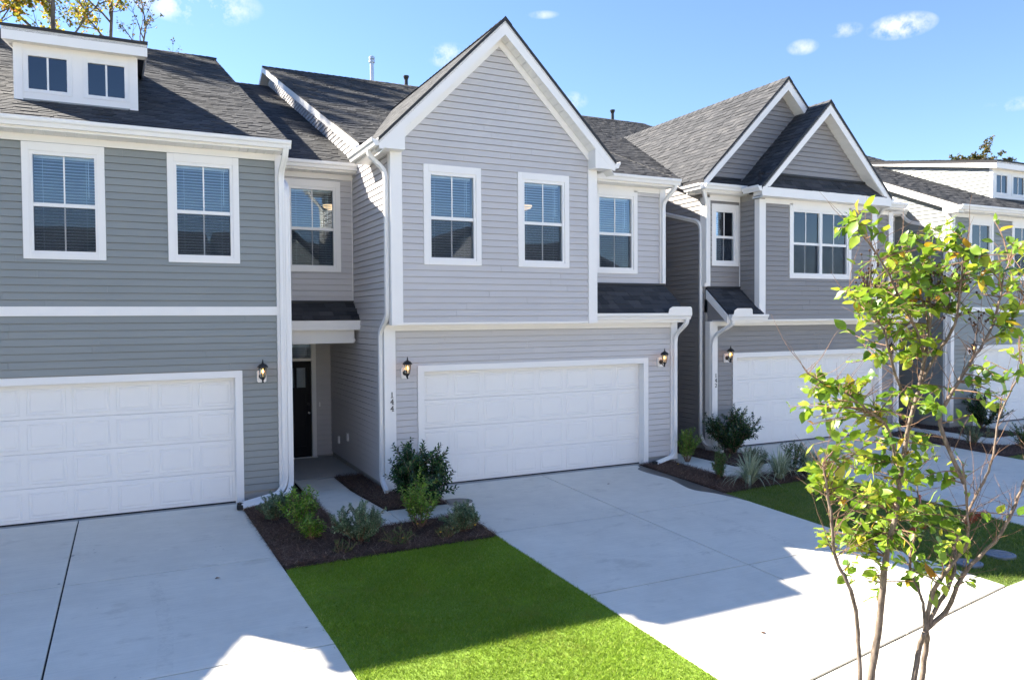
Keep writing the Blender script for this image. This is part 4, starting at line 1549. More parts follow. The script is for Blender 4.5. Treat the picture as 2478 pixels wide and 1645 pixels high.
duct('downspout', [(6.98, 0.54, 5.98), (7.02, 0.56, 5.86), (7.19, 0.66, 5.60), (7.20, 0.70, 5.45), (7.20, 0.70, 3.88)], 0.08, 0.06, 'vinyl', H2)
duct('downspout', [(7.32, -0.05, 3.05), (7.32, -0.03, 2.93), (7.24, 0.42, 2.70), (7.215, 0.51, 2.52), (7.215, 0.515, 0.2), (7.215, 0.40, 0.05)], 0.08, 0.06, 'vinyl', H2)
duct('downspout', [(7.02, 2.37, 5.86), (7.12, 2.34, 5.74), (7.155, 2.25, 5.66), (7.155, 0.98, 5.33), (7.155, 0.86, 5.20), (7.155, 0.86, 0.32), (7.155, 0.70, 0.12), (7.155, 0.10, 0.05)], 0.062, 0.08, 'vinyl', H2)
duct('downspout', [(12.42, 0.10, 5.95), (12.44, 0.14, 5.82), (12.70, 0.62, 5.55), (12.72, 0.70, 5.40), (12.72, 0.70, 3.9)], 0.08, 0.06, 'vinyl', H2)
duct('downspout', [(13.5, -0.05, 3.05), (13.5, -0.03, 2.93), (13.5, 0.46, 2.68), (13.5, 0.515, 2.5), (13.5, 0.515, 0.2), (13.5, 0.2, 0.05)], 0.08, 0.06, 'vinyl', H2)
entry_recess(H2, 5.71, X2, 2.75, 4.7, 'siding_dark', 5.16, 77, None)
interior(H2, X2 + 0.11, X2R - 0.11, YW2 + 0.125, 5.0)
body_shell(H2, X2, X2R, Y2 + 0.121, 24, 0, A2, yup=YW2 + 0.121)

# ---------------------------------------------------------------- sage-grey house on the far right
HR = dormer_house(15.36, 21.4, 0.3, [(16.09, 17.18, 4.1, 5.79), (18.04, 19.13, 4.1, 5.79)], 16.45, 21.1, (18.70, 20.48), 6.10,
                  'sage grey townhouse at the far right, partly behind the young tree', 81, True)
rake_board(HR, 15.11, -0.07, 6.10 + SL * -0.07, 12.0, 6.10 + SL * 12, over=0.24, w=0.22)
prism('cornice_return', [(-0.07, 5.86), (-0.07, 6.05), (0.38, 6.22), (0.38, 5.86)], 'x', 15.112, 15.34, 'white', HR)
side_wall(HR, 15.36, 0.3, 0.3, 2.05, 4.1, 6.10, 5.43, 'siding_green', 5.93, 83, zlow=3.0)
box('side_sheathing', 15.3605, 15.46, 2.0, 12, 5.2, 6.4, 'interior', HR)
entry_recess(HR, 13.55, 15.36, 2.05, 4.1, 'siding_green', 5.43, 84, None)
duct('downspout', [(15.20, 1.68, 6.0), (15.30, 1.62, 5.86), (15.315, 1.52, 5.78), (15.315, 0.55, 5.5), (15.315, 0.42, 5.38), (15.315, 0.40, 0.2)], 0.062, 0.08, 'vinyl', HR)

# ---------------------------------------------------------------- lanterns, numbers, lamps seen through the windows
lantern(-2.79, 0.33, 2.14, 'black lit lantern on the sage grey house left of the entry')
lantern(-0.36, -0.015, 2.13, 'black lit lantern beside the figures of the light grey house')
lantern(5.31, -0.015, 2.15, 'black lit lantern near the right corner of the light grey house')
lantern(7.66, 0.585, 2.14, 'black lit lantern on the mid grey house above the round dark shrub')
lantern(13.14, 0.585, 2.14, 'black lantern behind leaves at the right end of the mid grey house')
lantern(16.12, 0.285, 2.10, 'black lantern on the far right house, seen through the tree')
digits('144', -0.61, -0.056, 1.80, 0.108, 'black vertical house number on the light grey house corner post')
digits('142', 7.335, 0.544, 1.80, 0.102, 'black vertical house number on the mid grey house corner post')


def ceiling_lamp(x, y, z, label):
    t = empty('ceiling_lamp', (x, y, z))
    tag(t, label, 'lamp')
    v, f = lathe([(0.01, -0.09), (0.07, -0.085), (0.14, -0.05), (0.17, 0.0), (0.16, 0.01)], (x, y, z), 18)
    obj('bowl', v, f, 'ceiling_lamp', t, smooth=True)
    v, f = lathe([(0.012, 0.0), (0.012, 0.36), (0.07, 0.37), (0.07, 0.40)], (x, y, z + 0.011), 10)
    obj('stem', v, f, 'chrome', t)


ceiling_lamp(2.85, 1.45, 5.50, 'lit glass bowl lamp seen through the right gable window')
ceiling_lamp(-0.90, 3.2, 5.52, 'lit lamp seen through the window above the 144 entry')
interior(H4, -2.3, -0.72, 2.22, 5.2)

# ================================================================== THE GROUND
import numpy as np


def apron(x):
    """line where the drives meet the pavement"""
    return -8.30 + 0.165 * (x - 0.68) if x < 5 else -7.587 + 0.10 * (x - 5)


def sheet(name, poly, dz, mat, parent=None, thick=0.05, chamfer=0.0):
    """slab with polygon outline (x, y), following the fall of the ground"""
    n = len(poly)
    cx, cy = sum(p[0] for p in poly) / n, sum(p[1] for p in poly) / n
    ar = sum(poly[i][0] * poly[(i + 1) % n][1] - poly[(i + 1) % n][0] * poly[i][1] for i in range(n))
    if ar < 0:
        poly = poly[::-1]
    vs, fs = [], []
    top = [(x, y, gz(y) + dz) for x, y in poly]
    if chamfer:
        ins = []
        for i in range(n):
            a, b, c = Vector(poly[i - 1]), Vector(poly[i]), Vector(poly[(i + 1) % n])
            d = ((a - b).normalized() + (c - b).normalized())
            if d.length < 1e-3:
                e = (c - b).normalized()
                d = Vector((-e.y, e.x))
            else:
                d.normalize()
                e1 = (b - a).normalized()
                nl = Vector((-e1.y, e1.x))
                if d.dot(nl) < 0:
                    d = -d
            q = b + d * chamfer * 1.4
            ins.append((q.x, q.y, gz(q.y) + dz))
        vs = ins + [(x, y, z - chamfer * 0.6) for x, y, z in top] + [(x, y, z - thick) for x, y, z in top]
        fs = [tuple(range(n))]
        for r_ in range(2):
            for i in range(n):
                j = (i + 1) % n
                fs.append((r_ * n + j, r_ * n + i, (r_ + 1) * n + i, (r_ + 1) * n + j))
    else:
        vs = top + [(x, y, z - thick) for x, y, z in top]
        fs = [tuple(range(n))] + [((i + 1) % n, i, n + i, n + (i + 1) % n) for i in range(n)]
    return obj(name, vs, fs, mat, parent)


def wobble(poly, step=0.25, amp=0.02, seed=0):
    out = []
    n = len(poly)
    for i in range(n):
        a, b = Vector(poly[i]), Vector(poly[(i + 1) % n])
        k = max(1, int((b - a).length / step))
        for j in range(k):
            p = a.lerp(b, j / k)
            if j:
                d = (b - a).normalized()
                nn = Vector((-d.y, d.x))
                p = p + nn * amp * (2 * mnoise.noise(Vector((p.x * 1.7 + seed, p.y * 1.7, seed))))
            out.append((p.x, p.y))
    return out


# terrain to the horizon
ys_ = [-600, -60, -20, -11.6, -11.0, -6, 0.3, 30, 200, 1500]
vs, fs = [], []
for y in ys_:
    z = gz(max(y, -11.0)) - 0.075 - (0.08 if y < -11.2 else 0)
    vs += [(-900, y, z), (900, y, z)]
for i in range(len(ys_) - 1):
    fs.append((2 * i, 2 * i + 1, 2 * i + 3, 2 * i + 2))
tag(obj('ground', vs, fs, 'soil', None, origin=(0, 0, 0)), kind='structure')

# street beyond the verge, behind the camera
KY = -11.35
zk = gz(KY)
tag(obj('street', [(-200, KY - 8.5, zk - 0.12), (200, KY - 8.5, zk - 0.12), (200, KY - 0.15, zk - 0.12), (-200, KY - 0.15, zk - 0.12)], [(0, 1, 2, 3)], 'asphalt', None), kind='structure')
kb = tag(prism('kerb', [(KY - 0.15, zk - 0.2), (KY, zk - 0.2), (KY, zk + 0.01), (KY - 0.13, zk + 0.01), (KY - 0.15, zk - 0.01)], 'x', -200, 200, 'concrete'), kind='structure')


# ---------------------------------------------------------------- the row across the street, behind the viewpoint
OPP = [(-22.0, 'siding_light', 'pale grey townhouse across the street, left of the viewpoint'), (-13.5, 'siding_dark', 'mid grey townhouse across the street, next to the pale one on the left'),
       (-5.0, 'siding_light', 'pale grey townhouse across the street, directly behind the viewpoint'), (3.5, 'siding_green', 'sage grey townhouse across the street, right of the viewpoint'),
       (12.0, 'siding_light', 'pale grey townhouse across the street, facing the mid grey house'), (20.5, 'siding_dark', 'mid grey townhouse across the street, at the right end')]
for k, (x, mt, lb) in enumerate(OPP):
    yF = -27.0
    h = empty('townhouse', (x, yF - 6, -0.45))
    tag(h, lb, 'house', 'townhouses across the street')
    z0 = -0.45
    mb = MB()
    mb.prism([(x - 3.9, z0), (x + 3.9, z0), (x + 3.9, 5.6), (x + 2.2, 5.6), (x, 7.8), (x - 2.2, 5.6), (x - 3.9, 5.6)], 'y', yF - 11, yF)
    mb.build('wall', mt, h)
    mb = MB()
    for s in (-1, 1):
        mb.prism([(x, 8.15), (x + s * 2.55, 5.6), (x + s * 2.55, 5.5), (x, 8.03)], 'y', yF - 6, yF + 0.35)
    mb.prism([(yF + 0.4, 5.45), (yF - 5.5, 8.0), (yF - 11.4, 5.45), (yF - 11.4, 5.35), (yF - 5.5, 7.88), (yF + 0.4, 5.35)], 'x', x - 4.1, x + 4.1)
    mb.build('roof', 'shingle', h)
    mb = MB()
    mb.box(x - 2.55, x + 2.55, yF - 0.05, yF + 0.04, z0, 1.85)
    mb.build('garage_door', 'door_white', h)
    for (wx) in (-1.3, 1.3):
        w = box('window', x + wx - 0.55, x + wx + 0.55, yF - 0.02, yF + 0.04, 3.5, 5.2, 'white', h)
        box('pane', x + wx - 0.42, x + wx + 0.42, yF + 0.041, yF + 0.05, 3.62, 5.05, 'rubber', w)
for (x0, x1, yA, yB_) in ((-40, 40, -27.0, -20.2),):
    tag(obj('pavement', [(x0, yA, -0.43), (x1, yA, -0.43), (x1, yB_, -0.41), (x0, yB_, -0.41)], [(0, 1, 2, 3)], 'concrete'), kind='structure')


def drive(x_cols, y_top, y_joints, xr_top=None, xr_bot=None, name='driveway'):
    """concrete drive cut into slabs; columns of x, rows of y down to the pavement line"""
    x0, x1 = x_cols[0], x_cols[-1]
    base = sheet(name, [(x0 - 0.002, y_top), (x1 + 0.002, y_top), (x1 + 0.002, min(-0.001, y_top)), (x1 + 0.002, apron(x1) + 0.005), (x0 - 0.002, apron(x0) + 0.005), (x0 - 0.002, min(-0.001, y_top))], -0.022, 'joint', None, 0.06)
    tag(base, kind='structure')
    g = 0.010
    rows = [y_top] + list(y_joints) + [None]

    def ex(x, y):        # slight splay of the outer edge
        if xr_top is not None and x == x1:
            return xr_top + (xr_bot - xr_top) * max(0.0, min(1.0, -y / 7.0))
        return x
    for c in range(len(x_cols) - 1):
        a, b = x_cols[c] + (g if c else 0), x_cols[c + 1] - (g if c < len(x_cols) - 2 else 0)
        for r_ in range(len(rows) - 1):
            t = rows[r_] - (g if r_ else 0)
            if rows[r_ + 1] is None:
                bl, br = apron(a) + 0.018, apron(b) + 0.018
            else:
                bl = br = rows[r_ + 1] + g
            bb = x_cols[c + 1] if c == len(x_cols) - 2 else b
            poly = [(a, t), (a, bl), (ex(bb, br) if bb == x1 else b, br), (ex(bb, t) if bb == x1 else b, t)]
            if t > 0.01:
                poly = [(a, 0.0), (a, bl), (ex(bb, br) if bb == x1 else b, br), (ex(bb, 0) if bb == x1 else b, 0.0)]
                sheet('slab', [(a, t), (a, 0.0), (ex(bb, 0) if bb == x1 else b, 0.0), (ex(bb, 0) if bb == x1 else b, t)], 0.0, 'concrete', base, 0.02)
            sheet('slab', poly, 0.0, 'concrete', base, 0.02, 0.007)
    return base


drive([-8.25, -5.55, -3.17], 0.33, [-2.72, -5.66], -3.17, -2.95)
drive([0.0, 2.45, 4.76], -0.02, [-3.02, -5.68])
drive([7.62, 10.1, 12.75], 0.58, [-2.4, -5.1])
drive([16.35, 18.8, 21.2], 0.28, [-2.7, -5.4])
# garage thresholds
for (a, b, y) in ((-8.09, -3.215, 0.345), (0.0, 4.877, 0.0), (7.975, 12.85, 0.6), (16.45, 21.1, 0.3), (-15.35, -10.55, 0.3)):
    tag(box('garage_threshold', a - 0.004, b + 0.004, y - 0.018, y + 0.6, -0.05, -0.002 if y > 0.2 else 0.0, 'foundation'), kind='structure')

# pavement along the street
pv = tag(sheet('pavement', [(-30, apron(-30) + 0.03), (-30, -10.0), (40, -10.0), (40, apron(40) + 0.03), (5, apron(5) + 0.03)], -0.020, 'joint', None, 0.05), kind='structure')
x = -13.2
while x < 31:
    b = x + 3.0
    sheet('slab', [(x + 0.008, apron(x) - 0.014), (x + 0.008, -9.98), (b - 0.008, -9.98), (b - 0.008, apron(b) - 0.014)], -0.002, 'concrete', pv, 0.02, 0.006)
    x = b

# porch floors and front walks
for (xl, xr, y0, yp, nm) in ((-2.42, -0.70, 1.76, 4.16, 0), (5.71, 7.20, 2.3, 4.7, 1), (13.55, 15.36, 1.7, 4.1, 2)):
    tag(box('porch_floor', xl + 0.002, xr - 0.002, y0, yp, -0.1, 0.006, 'concrete_porch_shaded'), kind='structure')
    dx = (0, 7.62, 15.9)[nm]
    dy = (0, 0.55, 0.0)[nm]
    wk = tag(sheet('front_walk', [(-2.0 + dx, 1.74 + dy), (-2.0 + dx, 0.0), (-2.0 + dx, -1.62), (-1.72 + dx, -2.0 + dy * 0.3), (-0.03 + dx, -1.90 + dy * 0.3), (-0.03 + dx, -1.20 + dy * 0.3), (-1.06 + dx, -1.16 + dy * 0.3), (-1.22 + dx, 0.0), (-1.24 + dx, 1.74 + dy)], -0.03, 'joint', None, 0.04), kind='structure')
    sheet('slab', [(-2.0 + dx, 1.735 + dy), (-2.02 + dx, 0.45), (-1.25 + dx, 0.45), (-1.24 + dx, 1.735 + dy)], -0.004, 'concrete', wk, 0.02, 0.006)
    sheet('slab', [(-2.02 + dx, 0.435), (-2.02 + dx, 0.0), (-2.0 + dx, -0.95), (-1.10 + dx, -0.95), (-1.22 + dx, 0.0), (-1.25 + dx, 0.435)], -0.004, 'concrete', wk, 0.02, 0.006)
    sheet('slab', [(-2.0 + dx, -0.965), (-1.96 + dx, -1.62), (-1.70 + dx, -2.0 + dy * 0.3), (-1.06 + dx, -1.97 + dy * 0.3), (-1.065 + dx, -1.17 + dy * 0.3), (-1.10 + dx, -0.965)], -0.004, 'concrete', wk, 0.02, 0.006)
    sheet('slab', [(-1.05 + dx, -1.18 + dy * 0.3), (-1.045 + dx, -1.97 + dy * 0.3), (-0.012 + dx, -1.90 + dy * 0.3), (-0.012 + dx, -1.20 + dy * 0.3)], -0.004, 'concrete', wk, 0.02, 0.006)


def inside(poly, x, y):
    r_ = False
    n = len(poly)
    j = n - 1
    for i in range(n):
        xi, yi = poly[i]
        xj, yj = poly[j]
        if (yi > y) != (yj > y) and x < (xj - xi) * (y - yi) / (yj - yi) + xi:
            r_ = not r_
        j = i
    return r_


def scatter(poly, n, rg):
    x0, x1 = min(p[0] for p in poly), max(p[0] for p in poly)
    y0, y1 = min(p[1] for p in poly), max(p[1] for p in poly)
    X = rg.uniform(x0, x1, n * 3)
    Y = rg.uniform(y0, y1, n * 3)
    m = np.zeros(n * 3, bool)
    j = len(poly) - 1
    for i in range(len(poly)):
        xi, yi = poly[i]
        xj, yj = poly[j]
        c = ((yi > Y) != (yj > Y)) & (X < (xj - xi) * (Y - yi) / ((yj - yi) if yj != yi else 1e-9) + xi)
        m ^= c
        j = i
    return X[m][:n], Y[m][:n]


def np_mesh(name, V, k, mat, parent=None):
    """V: (N*k, 3) vertices, every k in a row one face"""
    n = len(V) // k
    me = bpy.data.meshes.new(name)
    me.vertices.add(len(V))
    me.vertices.foreach_set('co', V.astype(np.float32).ravel())
    me.loops.add(n * k)
    me.loops.foreach_set('vertex_index', np.arange(n * k, dtype=np.int32))
    me.polygons.add(n)
    me.polygons.foreach_set('loop_start', np.arange(0, n * k, k, dtype=np.int32))
    me.materials.append(M[mat])
    me.update(calc_edges=True)
    o = bpy.data.objects.new(name, me)
    COL.objects.link(o)
    o.parent = parent
    if parent:
        o.location = -wpos(parent)
    return o


def npgz(Y):
    return 0.027 * np.minimum(Y, 0)


def grass(poly, n, h, mat, seed, label):
    rg = np.random.default_rng(seed)
    X, Y = scatter(poly, n, rg)
    n = len(X)
    X = X + rg.normal(0, 0.012, n)
    Y = Y + rg.normal(0, 0.012, n)
    Z = npgz(Y) - 0.012
    a = rg.uniform(0, 2 * np.pi, n)
    clump = 0.75 + 0.5 * np.sin(X * 3.1 + 1.3 * np.sin(Y * 2.3)) * np.sin(Y * 2.7 + np.sin(X * 1.9)) * 0.5
    hh = h * rg.uniform(0.55, 1.25, n) * clump * np.where(rg.random(n) < 0.03, 1.9, 1.0)
    w = rg.uniform(0.0025, 0.005, n)
    la = rg.uniform(0, 2 * np.pi, n)
    ln = hh * rg.uniform(0.3, 1.5, n)
    P = np.zeros((n, 3, 3))
    P[:, 0] = np.stack([X - w * np.cos(a), Y - w * np.sin(a), Z], 1)
    P[:, 1] = np.stack([X + w * np.cos(a), Y + w * np.sin(a), Z], 1)
    P[:, 2] = np.stack([X + ln * np.cos(la), Y + ln * np.sin(la), Z + hh], 1)
    o = np_mesh('grass', P.reshape(-1, 3), 3, mat)
    tag(o, label, 'grass', kind='stuff')


LAWN_A = [(-3.04, -3.26), (-0.01, -3.17), (0.0, -5.6), (0.0, apron(0)), (-2.93, apron(-2.93)), (-2.95, -6.9), (-3.06, -3.6)]
LAWN_B = [(4.77, -2.66), (7.61, -2.45), (7.61, apron(7.6)), (4.77, apron(4.77))]
LAWN_C = [(12.76, -2.8), (16.34, -2.6), (16.34, apron(16.3)), (12.76, apron(12.8))]
VERGE = [(-14, -10.0), (30, -10.0), (30, -11.33), (-14, -11.33)]
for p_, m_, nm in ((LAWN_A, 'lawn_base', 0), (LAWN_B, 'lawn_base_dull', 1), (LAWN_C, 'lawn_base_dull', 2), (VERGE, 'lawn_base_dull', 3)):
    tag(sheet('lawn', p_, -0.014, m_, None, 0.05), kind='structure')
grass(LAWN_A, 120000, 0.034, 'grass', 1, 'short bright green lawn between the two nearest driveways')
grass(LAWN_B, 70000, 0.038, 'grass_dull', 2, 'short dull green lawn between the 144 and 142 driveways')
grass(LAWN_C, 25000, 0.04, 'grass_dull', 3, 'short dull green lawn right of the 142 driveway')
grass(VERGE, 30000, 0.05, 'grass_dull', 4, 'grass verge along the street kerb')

# planting beds under pine straw
BED_A = [(-3.17, 0.33), (-2.0, 0.36), (-2.0, 0.0), (-2.0, -1.62), (-1.72, -2.02), (-0.02, -1.92), (-0.02, -3.16), (-3.03, -3.25), (-3.08, -2.4), (-3.16, -0.2)]
BED_A2 = [(-1.24, 1.74), (-0.70, 1.74), (-0.70, 0.0), (-0.11, 0.0), (-0.02, -0.05), (-0.02, -1.19), (-1.06, -1.15), (-1.22, 0.0)]
BED_B = [(4.77, -0.05), (5.62, 0.0), (5.62, -1.62), (5.9, -1.85), (7.60, -1.75), (7.60, -2.44), (4.77, -2.65)]
BED_B2 = [(6.38, 2.29), (7.20, 2.29), (7.20, 0.6), (7.61, 0.59), (7.61, -1.03), (6.56, -1.0), (6.40, 0.0)]
BED_C = [(12.76, 0.4), (13.9, 0.4), (13.9, -1.62), (14.2, -2.0), (16.3, -1.9), (16.3, -2.6), (12.76, -2.8)]
BED_C2 = [(14.66, 1.7), (15.36, 1.7), (15.36, 0.3), (16.3, 0.28), (16.3, -1.2), (14.84, -1.15), (14.68, 0)]


def bed(poly, n, seed, label):
    me = wobble(poly, 0.2, 0.015, seed)
    tag(sheet('planting_bed', me, 0.006, 'mulch_base', None, 0.08), kind='structure')
    rg = np.random.default_rng(seed + 100)
    X, Y = scatter(poly, n, rg)
    n = len(X)
    X = X + rg.normal(0, 0.02, n)
    Y = Y + rg.normal(0, 0.02, n)
    Z = npgz(Y) + 0.008 + np.abs(rg.normal(0, 0.018, n)) + 0.02 * np.maximum(0, np.sin(X * 5) * np.sin(Y * 4.3))
    a = rg.uniform(0, 2 * np.pi, n)
    L = rg.uniform(0.03, 0.09, n)
    w = rg.uniform(0.0012, 0.0032, n)
    dz = rg.normal(0, 0.018, n)
    cx, cy = np.cos(a), np.sin(a)
    P = np.zeros((n, 4, 3))
    P[:, 0] = np.stack([X - cx * L + cy * w, Y - cy * L - cx * w, Z - dz], 1)
    P[:, 1] = np.stack([X - cx * L - cy * w, Y - cy * L + cx * w, Z - dz], 1)
    P[:, 2] = np.stack([X + cx * L - cy * w, Y + cy * L + cx * w, Z + dz + w], 1)
    P[:, 3] = np.stack([X + cx * L + cy * w, Y + cy * L - cx * w, Z + dz + w], 1)
    o = np_mesh('pine_straw', P.reshape(-1, 3), 4, 'mulch')
    tag(o, label, 'mulch', kind='stuff')


bed(BED_A, 26000, 5, 'dark brown pine straw in the bed in front of the 144 walk')
bed(BED_A2, 7000, 6, 'dark brown pine straw between the 144 walk and its side wall')
bed(BED_B, 14000, 7, 'dark brown pine straw in the bed right of the 144 driveway')
bed(BED_B2, 5000, 8, 'dark brown pine straw along the 142 side wall')
bed(BED_C, 6000, 9, 'dark brown pine straw right of the 142 driveway')
bed(BED_C2, 3000, 10, 'dark brown pine straw along the far right house')

def resample2(p, k=5):
    out = []
    n = len(p)
    for i in range(n - 1):
        a, b, c, d = p[max(i - 1, 0)], p[i], p[i + 1], p[min(i + 2, n - 1)]
        for j in range(k):
            t = j / k
            out.append(0.5 * ((2 * b) + (c - a) * t + (2 * a - 5 * b + 4 * c - d) * t * t + (3 * b - a - 3 * c + d) * t ** 3))
    out.append(p[-1])
    return out


# damp patches on the drive
wet1 = [(0.02, -0.98), (0.16, -0.93), (0.33, -0.97), (0.44, -1.08), (0.45, -1.20), (0.36, -1.32), (0.20, -1.37), (0.06, -1.36), (0.01, -1.30)]
wet2 = [(4.75, -0.28), (4.62, -0.26), (4.50, -0.36), (4.47, -0.60), (4.50, -0.95), (4.55, -1.30), (4.50, -1.60), (4.44, -1.85), (4.40, -2.10), (4.43, -2.30), (4.52, -2.45), (4.60, -2.62), (4.70, -2.95), (4.755, -3.00)]
for p_, lb in ((wet1, 'dark damp patch on the drive beside the dark shrub'), (wet2, 'long dark damp streak on the drive beside the mulch bed')):
    n_ = len(p_)
    q_ = []
    for i in range(n_):                      # round the outline
        a, b, c, d = [Vector(p_[(i + k) % n_]) for k in (-1, 0, 1, 2)]
        for t in (0, 0.25, 0.5, 0.75):
            q = 0.5 * ((2 * b) + (c - a) * t + (2 * a - 5 * b + 4 * c - d) * t * t + (3 * b - a - 3 * c + d) * t ** 3)
            q_.append((min(q.x, 4.755) if lb.startswith('long') else max(q.x, 0.004), q.y))
    o = sheet('damp_patch', q_, 0.003, 'wet', None, 0.002)
    tag(o, lb, 'damp patch')

# faint tyre marks and drips on the drives
t_ = NT('tyre_mark')
tr_ = t_.new('ShaderNodeBsdfTransparent')
t_.b.inputs['Base Color'].default_value = (0.10, 0.095, 0.09, 1)
t_.set(Roughness=0.85)
m_ = t_.math('MULTIPLY', t_.math('SUBTRACT', t_.noise(16, 4, 0.7, space='World'), 0.44, clamp=True), 0.38, clamp=True)
mx_ = t_.new('ShaderNodeMixShader')
t_.link(m_, mx_.inputs[0])
t_.link(tr_.outputs[0], mx_.inputs[1])
t_.link(t_.b.outputs[0], mx_.inputs[2])
t_.link(mx_.outputs[0], t_.out.inputs['Surface'])
M['tyre'] = t_.m
for (pts, w_, lb) in ((((2.0, -2.2), (2.25, -3.2), (2.35, -4.2), (2.2, -5.2)), 0.16, 'faint tyre mark across the middle of the 144 driveway'), (((3.4, -3.3), (3.6, -4.2), (3.55, -5.4)), 0.15, 'faint tyre mark near the right side of the 144 driveway'),
                      (((0.75, -4.4), (1.5, -4.9), (2.3, -5.1)), 0.10, 'short curved scuff on the 144 driveway near the lawn'), (((-4.6, -3.0), (-4.5, -4.3), (-4.55, -5.6)), 0.15, 'faint tyre mark on the left driveway')):
    pl_ = resample2([Vector((a, b)) for a, b in pts])
    mb = MB()
    n_ = len(pl_)
    for i, q in enumerate(pl_):
        d = (pl_[min(i + 1, n_ - 1)] - pl_[max(i - 1, 0)]).normalized()
        for s_ in (-1, 1):
            mb.v.append((q.x - d.y * w_ / 2 * s_, q.y + d.x * w_ / 2 * s_, gz(q.y) + 0.004))
    for i in range(n_ - 1):
        mb.f.append((2 * i, 2 * i + 1, 2 * i + 3, 2 * i + 2))
    tag(mb.build('tyre_mark', 'tyre'), lb, 'tyre mark')

# iron covers, marker flag and sprayed marks in the dull lawn
for (x, y, r_, lb) in ((5.85, -6.88, 0.155, 'grey round utility cover in the dull lawn, larger of the two'), (5.12, -6.92, 0.13, 'smaller grey round utility cover, beside the middle driveway')):
    t = empty('utility_cover', (x, y, gz(y)))
    tag(t, lb, 'utility cover')
    v, f = lathe([(r_ + 0.04, -0.03), (r_ + 0.04, 0.018), (r_ + 0.02, 0.024), (r_ + 0.006, 0.024), (r_ + 0.006, 0.0)], (x, y, gz(y)), 28)
    obj('rim', v, f[:-1], 'cover', t)
    v, f = lathe([(r_, -0.02), (r_, 0.020), (r_ - 0.012, 0.026), (0.02, 0.030)], (x, y, gz(y)), 28)
    mb = MB().add(v, f)
    for i in range(-2, 3):
        hw = math.sqrt(max(0.0, (r_ - 0.03) ** 2 - (i * 0.055) ** 2))
        if hw > 0.02:
            mb.box(x - hw, x + hw, y + i * 0.055 - 0.006, y + i * 0.055 + 0.006, gz(y) + 0.026, gz(y) + 0.034)
    mb.build('lid', 'cover', t)
fl = empty('marker_flag', (6.08, -5.53, gz(-5.5)))
tag(fl, 'small red marker flag standing in the dull lawn', 'flag')
mb = MB()
_tube(mb, [(6.08, -5.53, gz(-5.5)), (6.085, -5.53, 0.35)], [0.004, 0.003], 6)
mb.build('wire', 'steel', fl)
obj('pennant', [(6.087, -5.53, 0.34), (6.10, -5.49, 0.335), (6.125, -5.46, 0.30), (6.12, -5.47, 0.18), (6.10, -5.50, 0.19), (6.086, -5.53, 0.20), (6.09, -5.533, 0.34), (6.09, -5.533, 0.20)],
    [(0, 1, 4, 5), (1, 2, 3, 4), (6, 7, 5, 0)], 'flag_red', fl)
rgp = np.random.default_rng(77)
for (x, y, L, an, lb) in ((7.3, -5.62, 0.55, 0.3, 'orange sprayed line on the lawn near the 142 driveway'), (6.2, -5.55, 0.5, 0.2, 'orange sprayed line on the lawn beside the red flag'), (5.2, -5.6, 0.4, 0.5, 'orange sprayed line on the lawn near the 144 driveway')):
    n = 900
    u = rgp.uniform(-L, L, n)
    w_ = rgp.normal(0, 0.035, n)
    X = x + u * math.cos(an) - w_ * math.sin(an)
    Y = y + u * math.sin(an) + w_ * math.cos(an)
    Z = npgz(Y) + rgp.uniform(0.012, 0.036, n)
    a = rgp.uniform(0, 6.28, n)
    P = np.zeros((n, 3, 3))
    for k in range(3):
        P[:, k] = np.stack([X + 0.009 * np.cos(a + 2.1 * k), Y + 0.009 * np.sin(a + 2.1 * k), Z + rgp.normal(0, 0.004, n)], 1)
    o = np_mesh('sprayed_mark', P.reshape(-1, 3), 3, 'orange_paint')
    tag(o, lb, 'paint mark', kind='stuff')

# ================================================================== PLANTS


def leaf_quad(V, p, d, up, L, W, fold=0.25):
    """folded diamond leaf: base p, direction d"""
    s = d.cross(up)
    if s.length < 1e-4:
        s = d.orthogonal()
    s.normalize()
    n = s.cross(d).normalized()
    m = p + d * L * 0.5
    tip = p + d * L - n * L * 0.10
    l = m + s * W * 0.5 + n * W * fold
    r_ = m - s * W * 0.5 + n * W * fold
    V.append((p, l, tip))
    V.append((p, tip, r_))


def finish_leaves(name, V, mat, parent):
    vs = []
    fs = []
    for k in range(0, len(V), 2):
        a, l, t = V[k]
        r_ = V[k + 1][2]
        b = len(vs)
        vs += [a, l, t, r_]
        fs += [(b, b + 1, b + 2), (b, b + 2, b + 3)]
    o = obj(name, vs, fs, mat, parent)
    o['kind'] = 'stuff'
    return o


def rvec(rg):
    while True:
        v = Vector((rg.uniform(-1, 1), rg.uniform(-1, 1), rg.uniform(-1, 1)))
        if 0.05 < v.length < 1:
            return v.normalized()


